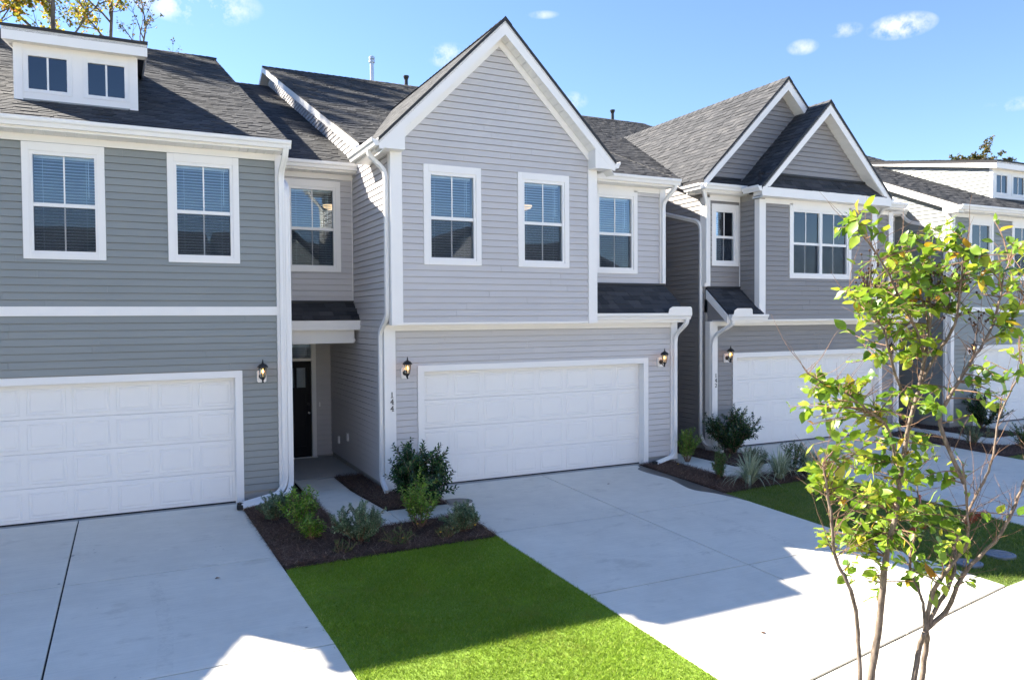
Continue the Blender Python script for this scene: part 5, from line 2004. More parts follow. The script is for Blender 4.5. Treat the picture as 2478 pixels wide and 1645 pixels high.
def shrub(x, y, h, w, mat, label, seed, name='shrub', n_main=9, side=5, leaf=(0.05, 0.024), gap=0.022, upright=0.6, fill=0.25, whorl=False, group='shrubs of the beds', cat='shrub'):
    rg = random.Random(seed)
    z0 = gz(y)
    t = empty(name, (x, y, z0))
    tag(t, label, cat, group)
    st = MB()
    V = []

    def shoot(p, d, L, r0, depth):
        n = 6
        pts = [p.copy()]
        q = p.copy()
        dd = d.copy()
        for i in range(n):
            dd = (dd + rvec(rg) * 0.16 + Vector((0, 0, 0.10 * upright))).normalized()
            q = q + dd * L / n
            pts.append(q.copy())
        _tube(st, pts, [r0 * (1 - 0.75 * i / n) for i in range(n + 1)], 4)
        # leaves
        s = L * (fill if depth == 0 else 0.12)
        a = rg.uniform(0, 6.28)
        while s < L:
            k = s / L * n
            i = min(int(k), n - 1)
            pp = pts[i].lerp(pts[i + 1], k - i)
            tn = (pts[i + 1] - pts[i]).normalized()
            o1 = tn.orthogonal().normalized()
            o2 = tn.cross(o1)
            for rep in range(2 if not whorl else 3):
                ang = a + rep * (math.pi if not whorl else 2.09)
                out = o1 * math.cos(ang) + o2 * math.sin(ang)
                ld = (out * rg.uniform(0.7, 1.1) + tn * rg.uniform(0.35, 0.9) + Vector((0, 0, 0.1))).normalized()
                sc = rg.uniform(0.65, 1.15) * (1.0 if s < L * 0.85 else 0.75)
                leaf_quad(V, pp, ld, Vector((0, 0, 1)) + rvec(rg) * 0.5, leaf[0] * sc, leaf[1] * sc, rg.uniform(0.1, 0.35))
            a += 1.9
            s += gap * rg.uniform(0.8, 1.2) * (1 if not whorl else 1.1)
        if depth < 1:
            for k in range(side):
                f = rg.uniform(0.25, 0.9)
                i = min(int(f * n), n - 1)
                o_ = (dd + rvec(rg) * 0.9 + Vector((0, 0, 0.25 * upright))).normalized()
                shoot(pts[i], o_, L * rg.uniform(0.25, 0.45), r0 * 0.5, 1)
    for k in range(n_main):
        an = 2 * math.pi * (k + rg.uniform(-0.3, 0.3)) / n_main
        el = rg.uniform(0.0, 1.0) ** 0.7
        d = Vector((math.cos(an) * el * w * 0.5, math.sin(an) * el * w * 0.5, h * (1.0 - 0.45 * el))).normalized()
        L = math.hypot(el * w * 0.5, h * (1.0 - 0.45 * el)) * rg.uniform(0.8, 1.08)
        shoot(Vector((x + math.cos(an) * 0.03, y + math.sin(an) * 0.03, z0 - 0.01)), d, L, 0.009, 0)
    st.build('stems', 'myrtle_twig', t)
    finish_leaves('foliage', V, mat, t)
    return t


def striped_grass(x, y, h, w, label, seed, n=130):
    rg = random.Random(seed)
    z0 = gz(y)
    t = empty('ornamental_grass', (x, y, z0))
    tag(t, label, 'grass plant', 'striped grass clumps')
    vs, fs, mi = [], [], []
    for k in range(n):
        an = rg.uniform(0, 6.28)
        L = h * rg.uniform(0.8, 1.4)
        spread = rg.uniform(0.15, 1.0)
        wd = rg.uniform(0.008, 0.014)
        d = Vector((math.cos(an), math.sin(an), 0))
        s = Vector((-d.y, d.x, 0))
        b0 = Vector((x, y, z0)) + d * rg.uniform(0, 0.05)
        base = len(vs)
        N = 7
        for i in range(N + 1):
            u = i / N
            out = w * 0.62 * spread * u ** 1.15
            zz = L * (u * 1.12 - (0.25 + 0.85 * spread * spread) * u ** 2.3)
            c = b0 + d * out + Vector((0, 0, max(zz, 0.01)))
            ww = wd * (1 - u ** 3) + 0.0008
            vs += [c - s * ww, c - s * ww * 0.45, c + s * ww * 0.45 + Vector((0, 0, 0.0)), c + s * ww]
        for i in range(N):
            for c in range(3):
                a = base + i * 4 + c
                fs.append((a, a + 1, a + 5, a + 4))
                mi.append(1 if c == 1 else 0)
    o = obj('blades', vs, fs, None, t, mats=['blade_cream', 'blade_green'], fmat=mi)
    o['kind'] = 'stuff'
    return t


shrub(-0.52, -1.18, 1.10, 1.55, 'leaf_dark', 'tall dark glossy shrub beside the garage door of the light grey house', 101, n_main=30, side=10, leaf=(0.088, 0.044), gap=0.030, upright=0.25)
shrub(-0.92, -2.36, 0.90, 0.78, 'leaf_bright', 'bright green upright shrub in front of the tall dark shrub', 102, n_main=10, side=5, leaf=(0.064, 0.036), gap=0.030, upright=0.8, fill=0.3)
shrub(-2.55, -1.75, 0.74, 1.0, 'leaf_bright', 'bright green shrub beside the grey green shrub by the downspouts', 103, n_main=10, side=5, leaf=(0.066, 0.037), gap=0.032, upright=0.55, fill=0.3)
shrub(-2.52, -2.25, 0.42, 0.42, 'leaf_bright', 'low bright green shrub nearest the left driveway', 113, n_main=8, side=5, leaf=(0.062, 0.035), gap=0.028, upright=0.6)
shrub(-2.80, -0.95, 0.44, 0.66, 'leaf_silver', 'low grey green shrub beside the two downspouts', 104, n_main=24, side=9, leaf=(0.040, 0.018), gap=0.016, whorl=True)
shrub(-1.90, -2.60, 0.58, 0.80, 'leaf_silver', 'grey green shrub at the front of the bed, left of the bright upright one', 105, n_main=24, side=9, leaf=(0.042, 0.019), gap=0.016, whorl=True, upright=0.8)
shrub(-0.38, -2.78, 0.46, 0.72, 'leaf_silver', 'rounded grey green shrub at the corner of lawn and driveway', 106, n_main=28, side=9, leaf=(0.038, 0.017), gap=0.015, whorl=True)
shrub(-1.45, -2.95, 0.26, 0.55, 'leaf_mid', 'low sprawling green plant at the front of the bed', 107, name='bedding_plant', n_main=12, side=5, leaf=(0.028, 0.014), gap=0.022, upright=0.2)
shrub(-2.25, -2.95, 0.20, 0.45, 'leaf_mid', 'low sprawling green plant in the bed corner by the left driveway', 108, name='bedding_plant', n_main=10, side=4, leaf=(0.026, 0.012), gap=0.022, upright=0.2)
shrub(-0.75, -2.98, 0.22, 0.45, 'leaf_mid', 'low sprawling plant with yellow flowers left of the rounded grey green shrub', 109, name='bedding_plant', n_main=10, side=4, leaf=(0.026, 0.012), gap=0.022, upright=0.2)
shrub(5.90, -0.20, 0.82, 0.62, 'leaf_bright', 'bright green shrub at the right corner of the light grey house', 121, n_main=9, side=6, leaf=(0.055, 0.03), gap=0.026, upright=0.8, fill=0.3)
shrub(7.38, 0.02, 1.10, 1.20, 'leaf_dark', 'round dark glossy shrub at the left corner of the mid grey house', 122, n_main=26, side=10, leaf=(0.075, 0.036), gap=0.028, upright=0.5)
shrub(5.42, -1.75, 0.60, 0.58, 'leaf_mid', 'mid green shrub in the right bed, left of the striped grass', 123, n_main=12, side=6, leaf=(0.05, 0.026), gap=0.026, upright=0.7)
shrub(6.55, -1.55, 0.60, 0.85, 'leaf_silver', 'grey green shrub behind the striped grass', 124, n_main=16, side=8, leaf=(0.038, 0.013), gap=0.018, whorl=True)
shrub(7.05, -2.05, 0.78, 0.6, 'leaf_mid', 'upright mid green shrub right of the striped grass', 125, n_main=9, side=5, leaf=(0.05, 0.024), gap=0.026, upright=0.9)
shrub(7.40, -2.10, 0.55, 0.6, 'leaf_silver', 'grey green shrub at the edge of the far driveway', 126, n_main=14, side=7, leaf=(0.038, 0.013), gap=0.018, whorl=True)
striped_grass(5.60, -2.38, 0.62, 1.0, 'cream striped grass clump nearer the 144 driveway', 131)
striped_grass(6.42, -2.32, 0.60, 0.95, 'cream striped grass clump in the middle of the right bed', 132)
striped_grass(7.20, -2.35, 0.55, 0.8, 'cream striped grass clump beside the 142 driveway', 133, 90)
shrub(16.05, -0.15, 1.1, 1.2, 'leaf_dark', 'dark shrub at the corner of the far right house', 141, n_main=20, side=8, leaf=(0.075, 0.036), gap=0.032, upright=0.5)
shrub(13.35, -1.7, 0.6, 0.8, 'leaf_silver', 'low grey green shrub right of the far driveway, behind the tree', 142, n_main=14, side=6, leaf=(0.04, 0.014), gap=0.02, whorl=True)
shrub(14.3, -2.3, 0.6, 0.7, 'leaf_mid', 'mid green shrub in the bed of the far right house', 143, n_main=12, side=6, leaf=(0.05, 0.026), gap=0.028)
shrub(15.4, -2.1, 0.9, 0.8, 'leaf_mid', 'taller green shrub in the bed of the far right house', 144, n_main=12, side=6, leaf=(0.055, 0.03), gap=0.03)
rg = random.Random(5)
for (x, y) in ((-0.84, -3.02), (-0.62, -2.95), (-1.02, -2.55), (-0.30, -3.02), (5.5, -1.5), (5.1, -0.9), (-1.35, -2.85)):
    v, f = lathe([(0.004, 0), (0.016, 0.004), (0.014, 0.012), (0.003, 0.014)], (x, y, gz(y) + rg.uniform(0.05, 0.16)), 8)
    tag(obj('flower', v, f, 'yellow', None), 'tiny yellow flower or fallen petal in the planting beds', 'flower', 'yellow flowers in the beds')
# a few fallen leaves on the paving
for k, (x, y, lb) in enumerate(((2.75, -9.0, 'dry brown leaf on the pavement at the lower right'), (1.05, -7.35, 'tiny dry leaf on the sunlit drive'), (-3.9, -3.25, 'tiny dry leaf on the left driveway'), (3.2, -1.2, 'tiny dry leaf on the 144 driveway near the door'))):
    z = gz(y) + 0.004
    o = obj('fallen_leaf', [(x, y, z), (x + 0.025, y + 0.02, z + 0.012), (x + 0.07, y + 0.005, z + 0.004), (x + 0.03, y - 0.022, z + 0.010)], [(0, 1, 2), (0, 2, 3)], 'mulch')
    tag(o, lb, 'leaf')

# ================================================================== TREES
rg = random.Random(23)
TREE = empty('crape_myrtle', (-1.35, -10.75, gz(-10.75)))
tag(TREE, 'young multi-stemmed tree with yellow-green leaves close to the camera', 'tree')


def V3(*p):
    return [Vector(q) for q in p]


def resample(pts, k=4):
    """Catmull-Rom"""
    out = []
    n = len(pts)
    for i in range(n - 1):
        a, b, c, d = pts[max(i - 1, 0)], pts[i], pts[i + 1], pts[min(i + 2, n - 1)]
        for j in range(k):
            t = j / k
            out.append(0.5 * ((2 * b) + (c - a) * t + (2 * a - 5 * b + 4 * c - d) * t * t + (3 * b - a - 3 * c + d) * t ** 3))
    out.append(pts[-1])
    return out


STEMS = []      # (points, radius start, radius end, material)
base_z = gz(-10.75)


def down(p, bx, by):
    """continue a stem from the lowest traced point to the root flare"""
    b = Vector((TREE.location.x + bx, TREE.location.y + by, base_z - 0.05))
    return [b, b.lerp(p, 0.35) + Vector((0.01, 0, 0)), b.lerp(p, 0.7) + Vector((-0.008, 0.01, 0))]


# traced skeleton of the tree, metres
A = V3((-1.676, -10.797, 1.336), (-1.669, -10.778, 1.536), (-1.704, -10.789, 1.699), (-1.768, -10.801, 1.837), (-1.795, -10.774, 1.908), (-1.824, -10.770, 1.986), (-1.873, -10.799, 2.082), (-1.878, -10.797, 2.176), (-1.886, -10.785, 2.255), (-1.931, -10.813, 2.345), (-1.961, -10.820, 2.428))
B = V3((-1.483, -10.700, 1.253), (-1.436, -10.704, 1.500), (-1.442, -10.726, 1.690), (-1.409, -10.716, 1.826), (-1.367, -10.703, 1.940), (-1.368, -10.728, 2.027), (-1.349, -10.733, 2.112), (-1.302, -10.712, 2.212), (-1.278, -10.731, 2.457), (-1.258, -10.753, 2.618), (-1.190, -10.743, 2.752), (-1.160, -10.748, 2.891), (-1.163, -10.771, 3.030), (-1.132, -10.757, 3.134), (-1.128, -10.729, 3.232), (-1.180, -10.731, 3.315))
C1 = V3((-1.346, -10.833, 1.279), (-1.298, -10.830, 1.448), (-1.304, -10.859, 1.540))
C2 = V3((-1.247, -10.804, 1.245), (-1.235, -10.823, 1.462), (-1.284, -10.853, 1.551))
c1 = V3((-1.293, -10.851, 1.535), (-1.244, -10.813, 1.641), (-1.260, -10.801, 1.712), (-1.251, -10.765, 1.758), (-1.213, -10.711, 1.802), (-1.198, -10.703, 1.872), (-1.160, -10.701, 1.956), (-1.077, -10.667, 2.043), (-1.056, -10.640, 2.164), (-1.064, -10.628, 2.277))
c2 = V3((-1.285, -10.854, 1.551), (-1.272, -10.866, 1.692), (-1.294, -10.918, 1.797), (-1.274, -10.955, 1.875), (-1.233, -10.970, 1.929), (-1.239, -11.020, 1.999), (-1.270, -11.051, 2.106), (-1.268, -11.044, 2.206), (-1.306, -11.057, 2.314), (-1.367, -11.088, 2.419))
c3 = V3((-1.284, -10.855, 1.553), (-1.195, -10.851, 1.653), (-1.159, -10.878, 1.742), (-1.107, -10.876, 1.827), (-1.052, -10.843, 1.919), (-1.036, -10.849, 1.999), (-0.993, -10.863, 2.078), (-0.902, -10.847, 2.159), (-0.830, -10.860, 2.266), (-0.804, -10.879, 2.378), (-0.731, -10.861, 2.562), (-0.627, -10.867, 2.715), (-0.584, -10.898, 2.816))
c4 = V3((-1.260, -10.840, 1.544), (-1.181, -10.886, 1.633), (-1.192, -10.938, 1.752), (-1.155, -10.970, 1.855), (-1.079, -10.999, 1.936), (-1.056, -11.060, 2.026), (-1.039, -11.103, 2.131), (-0.990, -11.112, 2.224), (-0.972, -11.153, 2.353), (-0.966, -11.206, 2.484))
c5 = V3((-1.313, -11.061, 2.316), (-1.373, -10.978, 2.590), (-1.279, -10.981, 2.741), (-1.207, -11.026, 2.890), (-1.136, -11.033, 2.967), (-1.040, -11.024, 3.077), (-1.019, -11.036, 3.182), (-0.994, -11.040, 3.288), (-0.917, -11.019, 3.371))
c6 = V3((-1.182, -10.738, 2.752), (-1.144, -10.810, 2.913), (-1.153, -10.880, 3.011), (-1.142, -10.902, 3.091), (-1.167, -10.924, 3.171), (-1.224, -10.977, 3.261), (-1.244, -10.999, 3.369), (-1.259, -11.008, 3.452))
c7 = V3((-1.158, -10.746, 2.890), (-1.250, -10.742, 3.065), (-1.368, -10.746, 3.202), (-1.421, -10.724, 3.324), (-1.494, -10.712, 3.417), (-1.603, -10.729, 3.484), (-1.656, -10.726, 3.541))
c8 = V3((-1.219, -10.724, 2.613), (-1.332, -10.730, 2.757), (-1.439, -10.757, 2.919), (-1.482, -10.759, 3.027), (-1.576, -10.756, 3.101), (-1.698, -10.786, 3.159), (-1.781, -10.786, 3.204))
c9 = V3((-1.309, -10.718, 2.214), (-1.398, -10.729, 2.521), (-1.555, -10.743, 2.628), (-1.670, -10.719, 2.712), (-1.784, -10.706, 2.762), (-1.929, -10.730, 2.815), (-1.996, -10.751, 2.845))
c10 = V3((-1.137, -10.752, 3.030), (-1.122, -10.710, 3.149), (-1.130, -10.676, 3.262), (-1.097, -10.604, 3.367), (-1.074, -10.546, 3.473))
c11 = V3((-1.118, -11.022, 2.966), (-0.928, -11.003, 3.023), (-0.810, -10.998, 3.117), (-0.728, -10.989, 3.199))
for pts, bx, by, r0, r1 in ((A, -0.10, 0.05, 0.013, 0.0045), (B, -0.05, 0.08, 0.021, 0.005), (C1, 0.04, -0.02, 0.0175, 0.0115), (C2, 0.08, 0.03, 0.0165, 0.0125)):
    STEMS.append((down(pts[0], bx, by) + pts, r0, r1, 'trunk', 'myrtle_bark'))
for pts, r0, r1 in ((c1, 0.008, 0.003), (c2, 0.0115, 0.0035), (c3, 0.011, 0.0035), (c4, 0.0125, 0.004), (c5, 0.010, 0.003), (c6, 0.009, 0.003), (c7, 0.008, 0.002), (c8, 0.008, 0.002), (c9, 0.008, 0.002), (c10, 0.007, 0.002), (c11, 0.006, 0.002)):
    STEMS.append((pts, r0, r1, 'branch', 'myrtle_bark'))
NODES = []
for pts, r0, r1, nm, mt in STEMS:
    q = resample(pts, 4)
    n = len(q)
    q = [p + rvec(rg) * (0.0025 if 0 < i < n - 1 else 0) for i, p in enumerate(q)]
    rr = [(r0 + (r1 - r0) * (i / (n - 1))) * (1 + 0.05 * math.sin(i * 2.3) + rg.uniform(-0.04, 0.04)) for i in range(n)]
    mb = MB()
    _tube(mb, q, rr, 9)
    mb.build(nm, mt, TREE, smooth=True)
    for i, p in enumerate(q):
        if p.z > 1.75:
            NODES.append((p, rr[i]))


def _leaf_mesh(seed):
    """one leaf, 1 long: elliptical blade folded along the rib, wavy and curled"""
    r_ = random.Random(seed)
    N = 5
    prof = [0.0, 0.22, 0.285, 0.25, 0.15, 0.0]
    curl = r_.uniform(0.05, 0.35) * r_.choice((1, 1, -0.5))
    fold = r_.uniform(0.10, 0.40)
    side = r_.uniform(-0.12, 0.12)
    vs, fs = [], []
    for i in range(N + 1):
        u = i / N
        w = prof[i] * r_.uniform(0.9, 1.1)
        z = -curl * u * u + 0.03 * math.sin(u * 7 + seed)
        xs = side * u * u
        wv = 0.03 * math.sin(i * 2.1 + seed)
        vs += [(xs - w, u, z + w * fold + wv), (xs, u, z), (xs + w, u, z + w * fold - wv)]
    for i in range(N):
        a = i * 3
        fs += [(a, a + 1, a + 4, a + 3), (a + 1, a + 2, a + 5, a + 4)]
    vs += [(-0.008, -0.10, 0.0), (0.008, -0.10, 0.0)]
    fs.append((1, len(vs) - 2, len(vs) - 1))
    me = _unit('leaf', vs, fs, 'myrtle_leaf')
    me.polygons.foreach_set('use_smooth', [True] * len(me.polygons))
    return me


LEAVES = [_leaf_mesh(k) for k in range(7)]
# leaf clusters: centre, half width, half height, number of leaves
CLUSTERS = [(-1.72, -10.83, 3.58, 0.038, 0.032, 5), (-1.69, -10.80, 3.50, 0.077, 0.064, 22), (-1.52, -10.57, 3.21, 0.055, 0.042, 9), (-1.70, -10.81, 3.15, 0.064, 0.058, 20),
            (-1.23, -10.55, 3.28, 0.094, 0.101, 28), (-1.19, -10.63, 3.35, 0.085, 0.078, 24), (-1.25, -10.66, 3.47, 0.084, 0.056, 12), (-1.35, -10.79, 3.20, 0.121, 0.081, 44),
            (-1.10, -10.69, 3.10, 0.120, 0.085, 40), (-1.53, -10.84, 3.13, 0.078, 0.058, 24), (-1.22, -10.77, 3.27, 0.082, 0.069, 24), (-1.28, -10.88, 3.40, 0.080, 0.073, 20),
            (-1.27, -10.81, 3.42, 0.040, 0.040, 5), (-0.86, -10.71, 3.53, 0.087, 0.065, 20), (-1.24, -10.99, 3.43, 0.065, 0.071, 16), (-1.02, -10.77, 3.33, 0.063, 0.056, 10),
            (-0.92, -10.81, 3.30, 0.070, 0.056, 12), (-1.20, -11.10, 3.31, 0.076, 0.070, 18), (-0.61, -10.82, 3.42, 0.087, 0.080, 18), (-0.87, -11.03, 3.44, 0.040, 0.040, 6),
            (-0.91, -10.96, 3.21, 0.082, 0.061, 12), (-1.09, -11.02, 3.13, 0.059, 0.046, 9), (-0.85, -10.99, 3.06, 0.075, 0.061, 20), (-0.58, -10.87, 2.99, 0.043, 0.058, 10),
            (-1.02, -11.03, 3.01, 0.059, 0.040, 8), (-1.38, -10.62, 3.03, 0.084, 0.070, 22), (-1.31, -10.62, 2.98, 0.063, 0.049, 9), (-1.15, -10.65, 2.95, 0.078, 0.071, 20),
            (-1.18, -10.75, 2.91, 0.076, 0.062, 18), (-1.53, -10.73, 2.88, 0.047, 0.053, 8), (-1.83, -10.64, 2.79, 0.066, 0.073, 20), (-1.68, -10.69, 2.75, 0.093, 0.066, 28),
            (-1.61, -10.74, 2.80, 0.060, 0.040, 9), (-1.61, -10.42, 2.64, 0.064, 0.050, 16), (-1.44, -10.54, 2.62, 0.113, 0.042, 22), (-1.51, -10.89, 2.69, 0.097, 0.058, 20),
            (-1.40, -10.91, 2.68, 0.059, 0.052, 10), (-1.26, -11.11, 2.79, 0.076, 0.057, 12), (-0.64, -10.87, 2.81, 0.065, 0.065, 9), (-1.22, -11.12, 2.75, 0.051, 0.038, 5),
            (-1.13, -10.96, 2.68, 0.073, 0.053, 8), (-1.88, -10.73, 2.39, 0.061, 0.047, 16), (-1.82, -10.75, 2.34, 0.074, 0.068, 22), (-1.38, -10.51, 2.32, 0.090, 0.045, 14),
            (-1.57, -10.73, 2.31, 0.077, 0.063, 14), (-1.57, -10.61, 2.19, 0.101, 0.072, 20), (-1.38, -10.58, 2.08, 0.096, 0.074, 20), (-1.76, -10.59, 2.01, 0.043, 0.028, 5),
            (-1.50, -10.54, 1.97, 0.082, 0.059, 20), (-1.50, -10.57, 1.89, 0.074, 0.052, 20), (-1.52, -10.66, 2.00, 0.050, 0.058, 8), (-1.58, -10.66, 1.86, 0.050, 0.036, 9),
            (-1.38, -10.56, 1.72, 0.067, 0.052, 10), (-1.44, -10.66, 1.90, 0.044, 0.029, 5), (-1.53, -10.81, 2.20, 0.076, 0.076, 16), (-1.19, -10.64, 2.06, 0.097, 0.075, 20),
            (-1.26, -10.65, 1.99, 0.082, 0.059, 16), (-1.09, -10.65, 2.14, 0.083, 0.068, 16), (-1.20, -10.77, 2.12, 0.094, 0.073, 20), (-1.45, -10.78, 2.31, 0.084, 0.056, 11),
            (-1.40, -10.87, 2.34, 0.083, 0.055, 11), (-1.19, -10.80, 2.36, 0.079, 0.050, 10), (-1.53, -10.92, 1.97, 0.067, 0.040, 11), (-1.21, -10.74, 1.83, 0.073, 0.037, 9),
            (-1.16, -10.78, 1.86, 0.073, 0.036, 8), (-0.99, -10.75, 1.89, 0.075, 0.060, 11), (-1.37, -10.97, 2.03, 0.054, 0.041, 7), (-1.22, -10.83, 1.79, 0.072, 0.036, 10),
            (-1.28, -10.82, 1.73, 0.071, 0.036, 6), (-1.13, -10.86, 1.81, 0.057, 0.029, 5), (-1.25, -10.91, 2.08, 0.070, 0.042, 9), (-1.37, -11.09, 2.31, 0.026, 0.020, 2),
            (-0.66, -10.88, 2.03, 0.038, 0.038, 3), (-1.50, -10.47, 2.40, 0.082, 0.060, 12), (-1.67, -10.85, 2.49, 0.087, 0.054, 13), (-1.19, -10.62, 2.44, 0.098, 0.060, 14),
            (-1.25, -10.78, 2.44, 0.086, 0.057, 11), (-1.82, -10.87, 2.55, 0.085, 0.046, 11), (-1.13, -10.82, 2.45, 0.065, 0.051, 6), (-1.82, -10.68, 2.53, 0.055, 0.041, 8)]
ACROSS, ALONG = Vector((0.896, -0.443, 0.0)), Vector((0.443, 0.896, 0.0))
twigs = MB()
PL = []          # leaf placements
for (cx, cy, cz, rx, rz, n) in CLUSTERS:
    if True:
        n = round(n * 2.1)
        k = max(1, round(n / 5.5))
        for j in range(k):
            a = rg.uniform(0, 6.28)
            q = 1.18 * math.sqrt(rg.uniform(0.02, 1))
            tip = Vector((cx, cy, cz)) + ACROSS * (rx * q * math.cos(a)) + Vector((0, 0, rz * q * math.sin(a))) + ALONG * rg.uniform(-0.18, 0.18)
            best = min(NODES, key=lambda nd: (nd[0] - tip).length + (0.25 if nd[0].z > tip.z + 0.05 else 0) + rg.uniform(0, 0.06))
            b = best[0]
            L = (tip - b).length
            mid = b.lerp(tip, 0.5) + rvec(rg) * L * 0.14 + Vector((0, 0, 0.06 * L))
            path = []
            for i in range(7):
                u = i / 6
                path.append(b * (1 - u) ** 2 + mid * 2 * u * (1 - u) + tip * u * u)
            _tube(twigs, path, [min(best[1], 0.0030) * (1 - 0.7 * i / 6) + 0.0005 for i in range(7)], 5)
            m = max(3, round(n / k))
            for i in range(m):
                u = 1 - (i / m) * min(0.92, 0.42 / max(L, 0.05) + 0.15) * rg.uniform(0.8, 1.1)
                u = max(0.12, min(1, u))
                f = u * 6
                i0 = min(int(f), 5)
                p = path[i0].lerp(path[i0 + 1], f - i0)
                tn = (path[i0 + 1] - path[i0]).normalized()
                out = tn.cross(rvec(rg)).normalized()
                d = (tn * rg.uniform(0.2, 0.9) + out * rg.uniform(0.5, 1.1) + Vector((0, 0, rg.uniform(-0.35, 0.25)))).normalized()
                PL.append((p, d, rg.choice((rg.uniform(0.03, 0.055), rg.uniform(0.045, 0.07), rg.uniform(0.055, 0.085)))))
# bare twigs
for k in range(330):
    b, rr = rg.choice(NODES)
    d = (Vector((0, 0, 1)) + rvec(rg) * 0.9).normalized()
    L = rg.uniform(0.08, 0.36)
    pts = [b]
    for i in range(5):
        d = (d + rvec(rg) * 0.18).normalized()
        pts.append(pts[-1] + d * L / 5)
    _tube(twigs, pts, [0.0019 * (1 - 0.16 * i) for i in range(6)], 4)
o = twigs.build('twigs', 'myrtle_twig', TREE)
o['kind'] = 'stuff'
PL.sort(key=lambda t: t[0].y)
vs, fs = [], []
for i, (p, d, L) in enumerate(PL):
    up = (Vector((0, 0, 1)) + rvec(rg) * 0.75).normalized()
    s = d.cross(up)
    if s.length < 0.05:
        s = d.orthogonal()
    s.normalize()
    n = s.cross(d).normalized()
    mw = Matrix(((s.x * L, d.x * L, n.x * L, p.x), (s.y * L, d.y * L, n.y * L, p.y), (s.z * L, d.z * L, n.z * L, p.z), (0, 0, 0, 1)))
    me = LEAVES[i % 7]
    if i < 300:
        inst('leaf', me, mw, TREE)
    else:
        b = len(vs)
        vs += [mw @ v.co for v in me.vertices]
        fs += [tuple(b + q for q in pl.vertices) for pl in me.polygons]
o = obj('foliage', vs, fs, 'myrtle_leaf', TREE, smooth=True)
o['kind'] = 'stuff'
# dry seed capsules in loose panicles
for (c, n, sp) in (((-1.507, -10.683, 3.297), 26, 0.055), ((-1.482, -10.664, 3.244), 16, 0.040), ((-1.173, -10.802, 3.249), 34, 0.060), ((-1.011, -10.839, 3.298), 40, 0.060), ((-1.129, -10.841, 3.187), 24, 0.060), ((-1.382, -10.663, 3.245), 14, 0.050), ((-1.172, -11.022, 3.071), 12, 0.050), ((-1.235, -10.862, 3.279), 12, 0.040)):
    c = Vector(c)
    mb = MB()
    stem = c + Vector((0, 0, -0.09))
    for i in range(n):
        p = c + Vector((rg.gauss(0, sp * 0.5), rg.gauss(0, sp * 0.5), rg.gauss(0, sp * 0.9)))
        _tube(mb, [stem.lerp(p, 0.3), p], [0.0011, 0.0009], 3)
        v, f = lathe([(0.0015, -0.006), (0.005, -0.003), (0.0058, 0.001), (0.004, 0.005), (0.0008, 0.007)], p, 6)
        mb.add(v, f)
    near = min(NODES, key=lambda nd: (nd[0] - stem).length)[0]
    _tube(mb, [near, near.lerp(stem, 0.5) + rvec(rg) * 0.02, stem, c], [0.003, 0.0022, 0.0018, 0.001], 4)
    o = mb.build('seed_cluster', 'seed', TREE)
    o['kind'] = 'stuff'


def far_tree(x, y, h, label, seed, mat='autumn_leaf', spread=0.32, leaves=3000, leaf=0.22, trunk=0.22, first=0.35, name='tree', twig=2, dense=1.0, limbs=9, lean=0.0, gap_low=0.0):
    """broadleaf tree: tapered trunk, limbs, branchlets and a leaf mass of separate small leaves"""
    rg = random.Random(seed)
    t = empty(name, (x, y, -0.1))
    tag(t, label, 'tree', 'trees behind the houses')
    mb = MB()
    V = []
    top = Vector((x + lean * h, y, h))
    N = 12
    tr = []
    for i in range(N + 1):
        u = i / N
        tr.append(Vector((x, y, -0.1)).lerp(top, u) + Vector((rg.gauss(0, 0.012 * h * u), rg.gauss(0, 0.012 * h * u), 0)))
    tm = MB()
    _tube(tm, tr, [trunk * (1 - 0.9 * (i / N) ** 1.1) + 0.01 for i in range(N + 1)], 8)
    tm.build('trunk', 'tree_bark', t, smooth=True)
    ends = []

    def limb(p, d, L, r0, depth):
        n = 5
        pts = [p]
        for i in range(n):
            d = (d + rvec(rg) * 0.28 + Vector((0, 0, 0.12))).normalized()
            pts.append(pts[-1] + d * L / n)
        _tube(mb, pts, [r0 * (1 - 0.8 * i / n) for i in range(n + 1)], 5 if depth == 0 else 4)
        for i in range(1, n + 1):
            ends.append((pts[i], L * 0.25 if depth else L * 0.12))
        if depth < twig:
            for k in range(4 if depth == 0 else 3):
                i = rg.randint(1, n)
                limb(pts[i], (d + rvec(rg) * 0.95).normalized(), L * rg.uniform(0.35, 0.55), r0 * 0.45, depth + 1)
    for k in range(limbs):
        u = first + (1 - first) * (k + rg.uniform(0, 0.8)) / limbs
        i = min(int(u * N), N - 1)
        p = tr[i].lerp(tr[i + 1], u * N - i)
        an = rg.uniform(0, 6.28)
        d = Vector((math.cos(an), math.sin(an), rg.uniform(0.25, 0.9))).normalized()
        limb(p, d, h * spread * (1.15 - 0.75 * u) * rg.uniform(0.75, 1.2), trunk * (1 - 0.8 * u) * 0.55 + 0.012, 0)
    mb.build('branches', 'tree_bark', t)
    hot = [e for e in ends if rg.random() < dense]
    for k in range(leaves):
        p, s = rg.choice(hot)
        q = p + rvec(rg) * s * rg.uniform(0.1, 1.0)
        leaf_quad(V, q, rvec(rg), rvec(rg), leaf * rg.uniform(0.6, 1.3), leaf * 0.65 * rg.uniform(0.7, 1.2))
    finish_leaves('crown', V, mat, t)
    return t


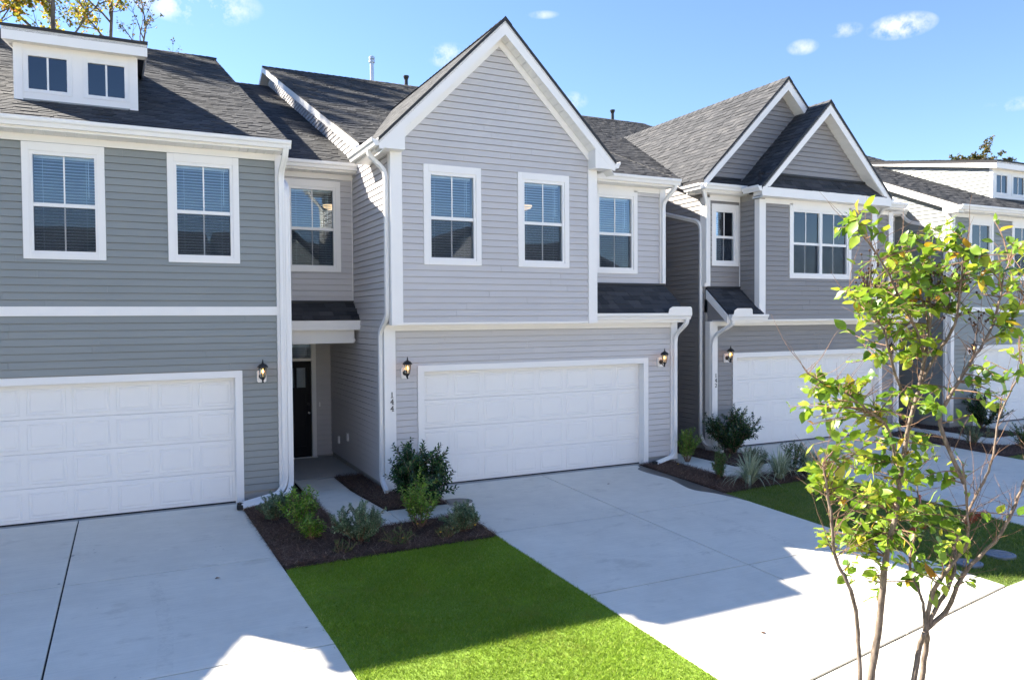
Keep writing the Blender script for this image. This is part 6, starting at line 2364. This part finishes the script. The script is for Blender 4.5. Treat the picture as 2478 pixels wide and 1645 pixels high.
far_tree(-7.6, 27, 22, 'tall tree with yellow autumn leaves above the dormer', 201, leaves=6500, leaf=0.18, spread=0.20, trunk=0.24, first=0.45, dense=0.45, limbs=18)
far_tree(-6.1, 29, 22, 'leaning limbed tree with sparse yellow leaves right of the tall one', 207, leaves=3400, leaf=0.17, spread=0.22, trunk=0.20, first=0.5, dense=0.4, limbs=15, lean=0.04)
far_tree(-4.05, 30, 19.6, 'nearly bare tree with reddish twigs above the dormer roof', 203, mat='oak_leaf', leaves=900, leaf=0.13, spread=0.19, trunk=0.15, first=0.62, dense=0.4, limbs=12, twig=3)
far_tree(-10.4, 28, 21, 'bare grey branched tree at the top left corner', 204, mat='oak_leaf', leaves=250, leaf=0.14, spread=0.2, trunk=0.2, first=0.5, limbs=10, dense=0.3)
far_tree(69.6, 35, 17.6, 'round brownish green tree crown above the far right roof', 211, mat='oak_leaf', leaves=8000, leaf=0.26, spread=0.26, trunk=0.3, first=0.80, limbs=26, dense=0.7)
far_tree(78, 36, 16.4, 'lower green tree crown at the right edge above the dormer', 212, mat='oak_leaf', leaves=3500, leaf=0.26, spread=0.24, trunk=0.3, first=0.75, limbs=22, dense=0.7)
far_tree(86, 37, 16.4, 'tree crown just beyond the right edge above the dormer', 213, mat='oak_leaf', leaves=2500, leaf=0.30, spread=0.2, trunk=0.3, first=0.5, limbs=14)
# tall wood behind and to the left: its crowns streak the roofs with shade
for k, (x, y, h, lb) in enumerate(((-13.0, 27, 27.5, 'tall tree behind the sage grey house, left of the picture, nearest to it'), (-15.6, 28, 29, 'second tall tree of the wood left of the picture'), (-17.6, 26.5, 28, 'third tall tree of the wood left of the picture'),
                                   (-20.0, 28, 29.5, 'fourth tall tree of the wood left of the picture'), (-22.3, 27, 28.5, 'fifth tall tree of the wood left of the picture'), (-25.0, 28, 29, 'sixth tall tree of the wood left of the picture'), (-28.0, 27, 28.5, 'last tall tree at the left end of the wood'))):
    far_tree(x, y, h, lb, 220 + k, leaves=8000, leaf=0.26, spread=0.15, trunk=0.3, first=0.5, dense=0.8, limbs=24)
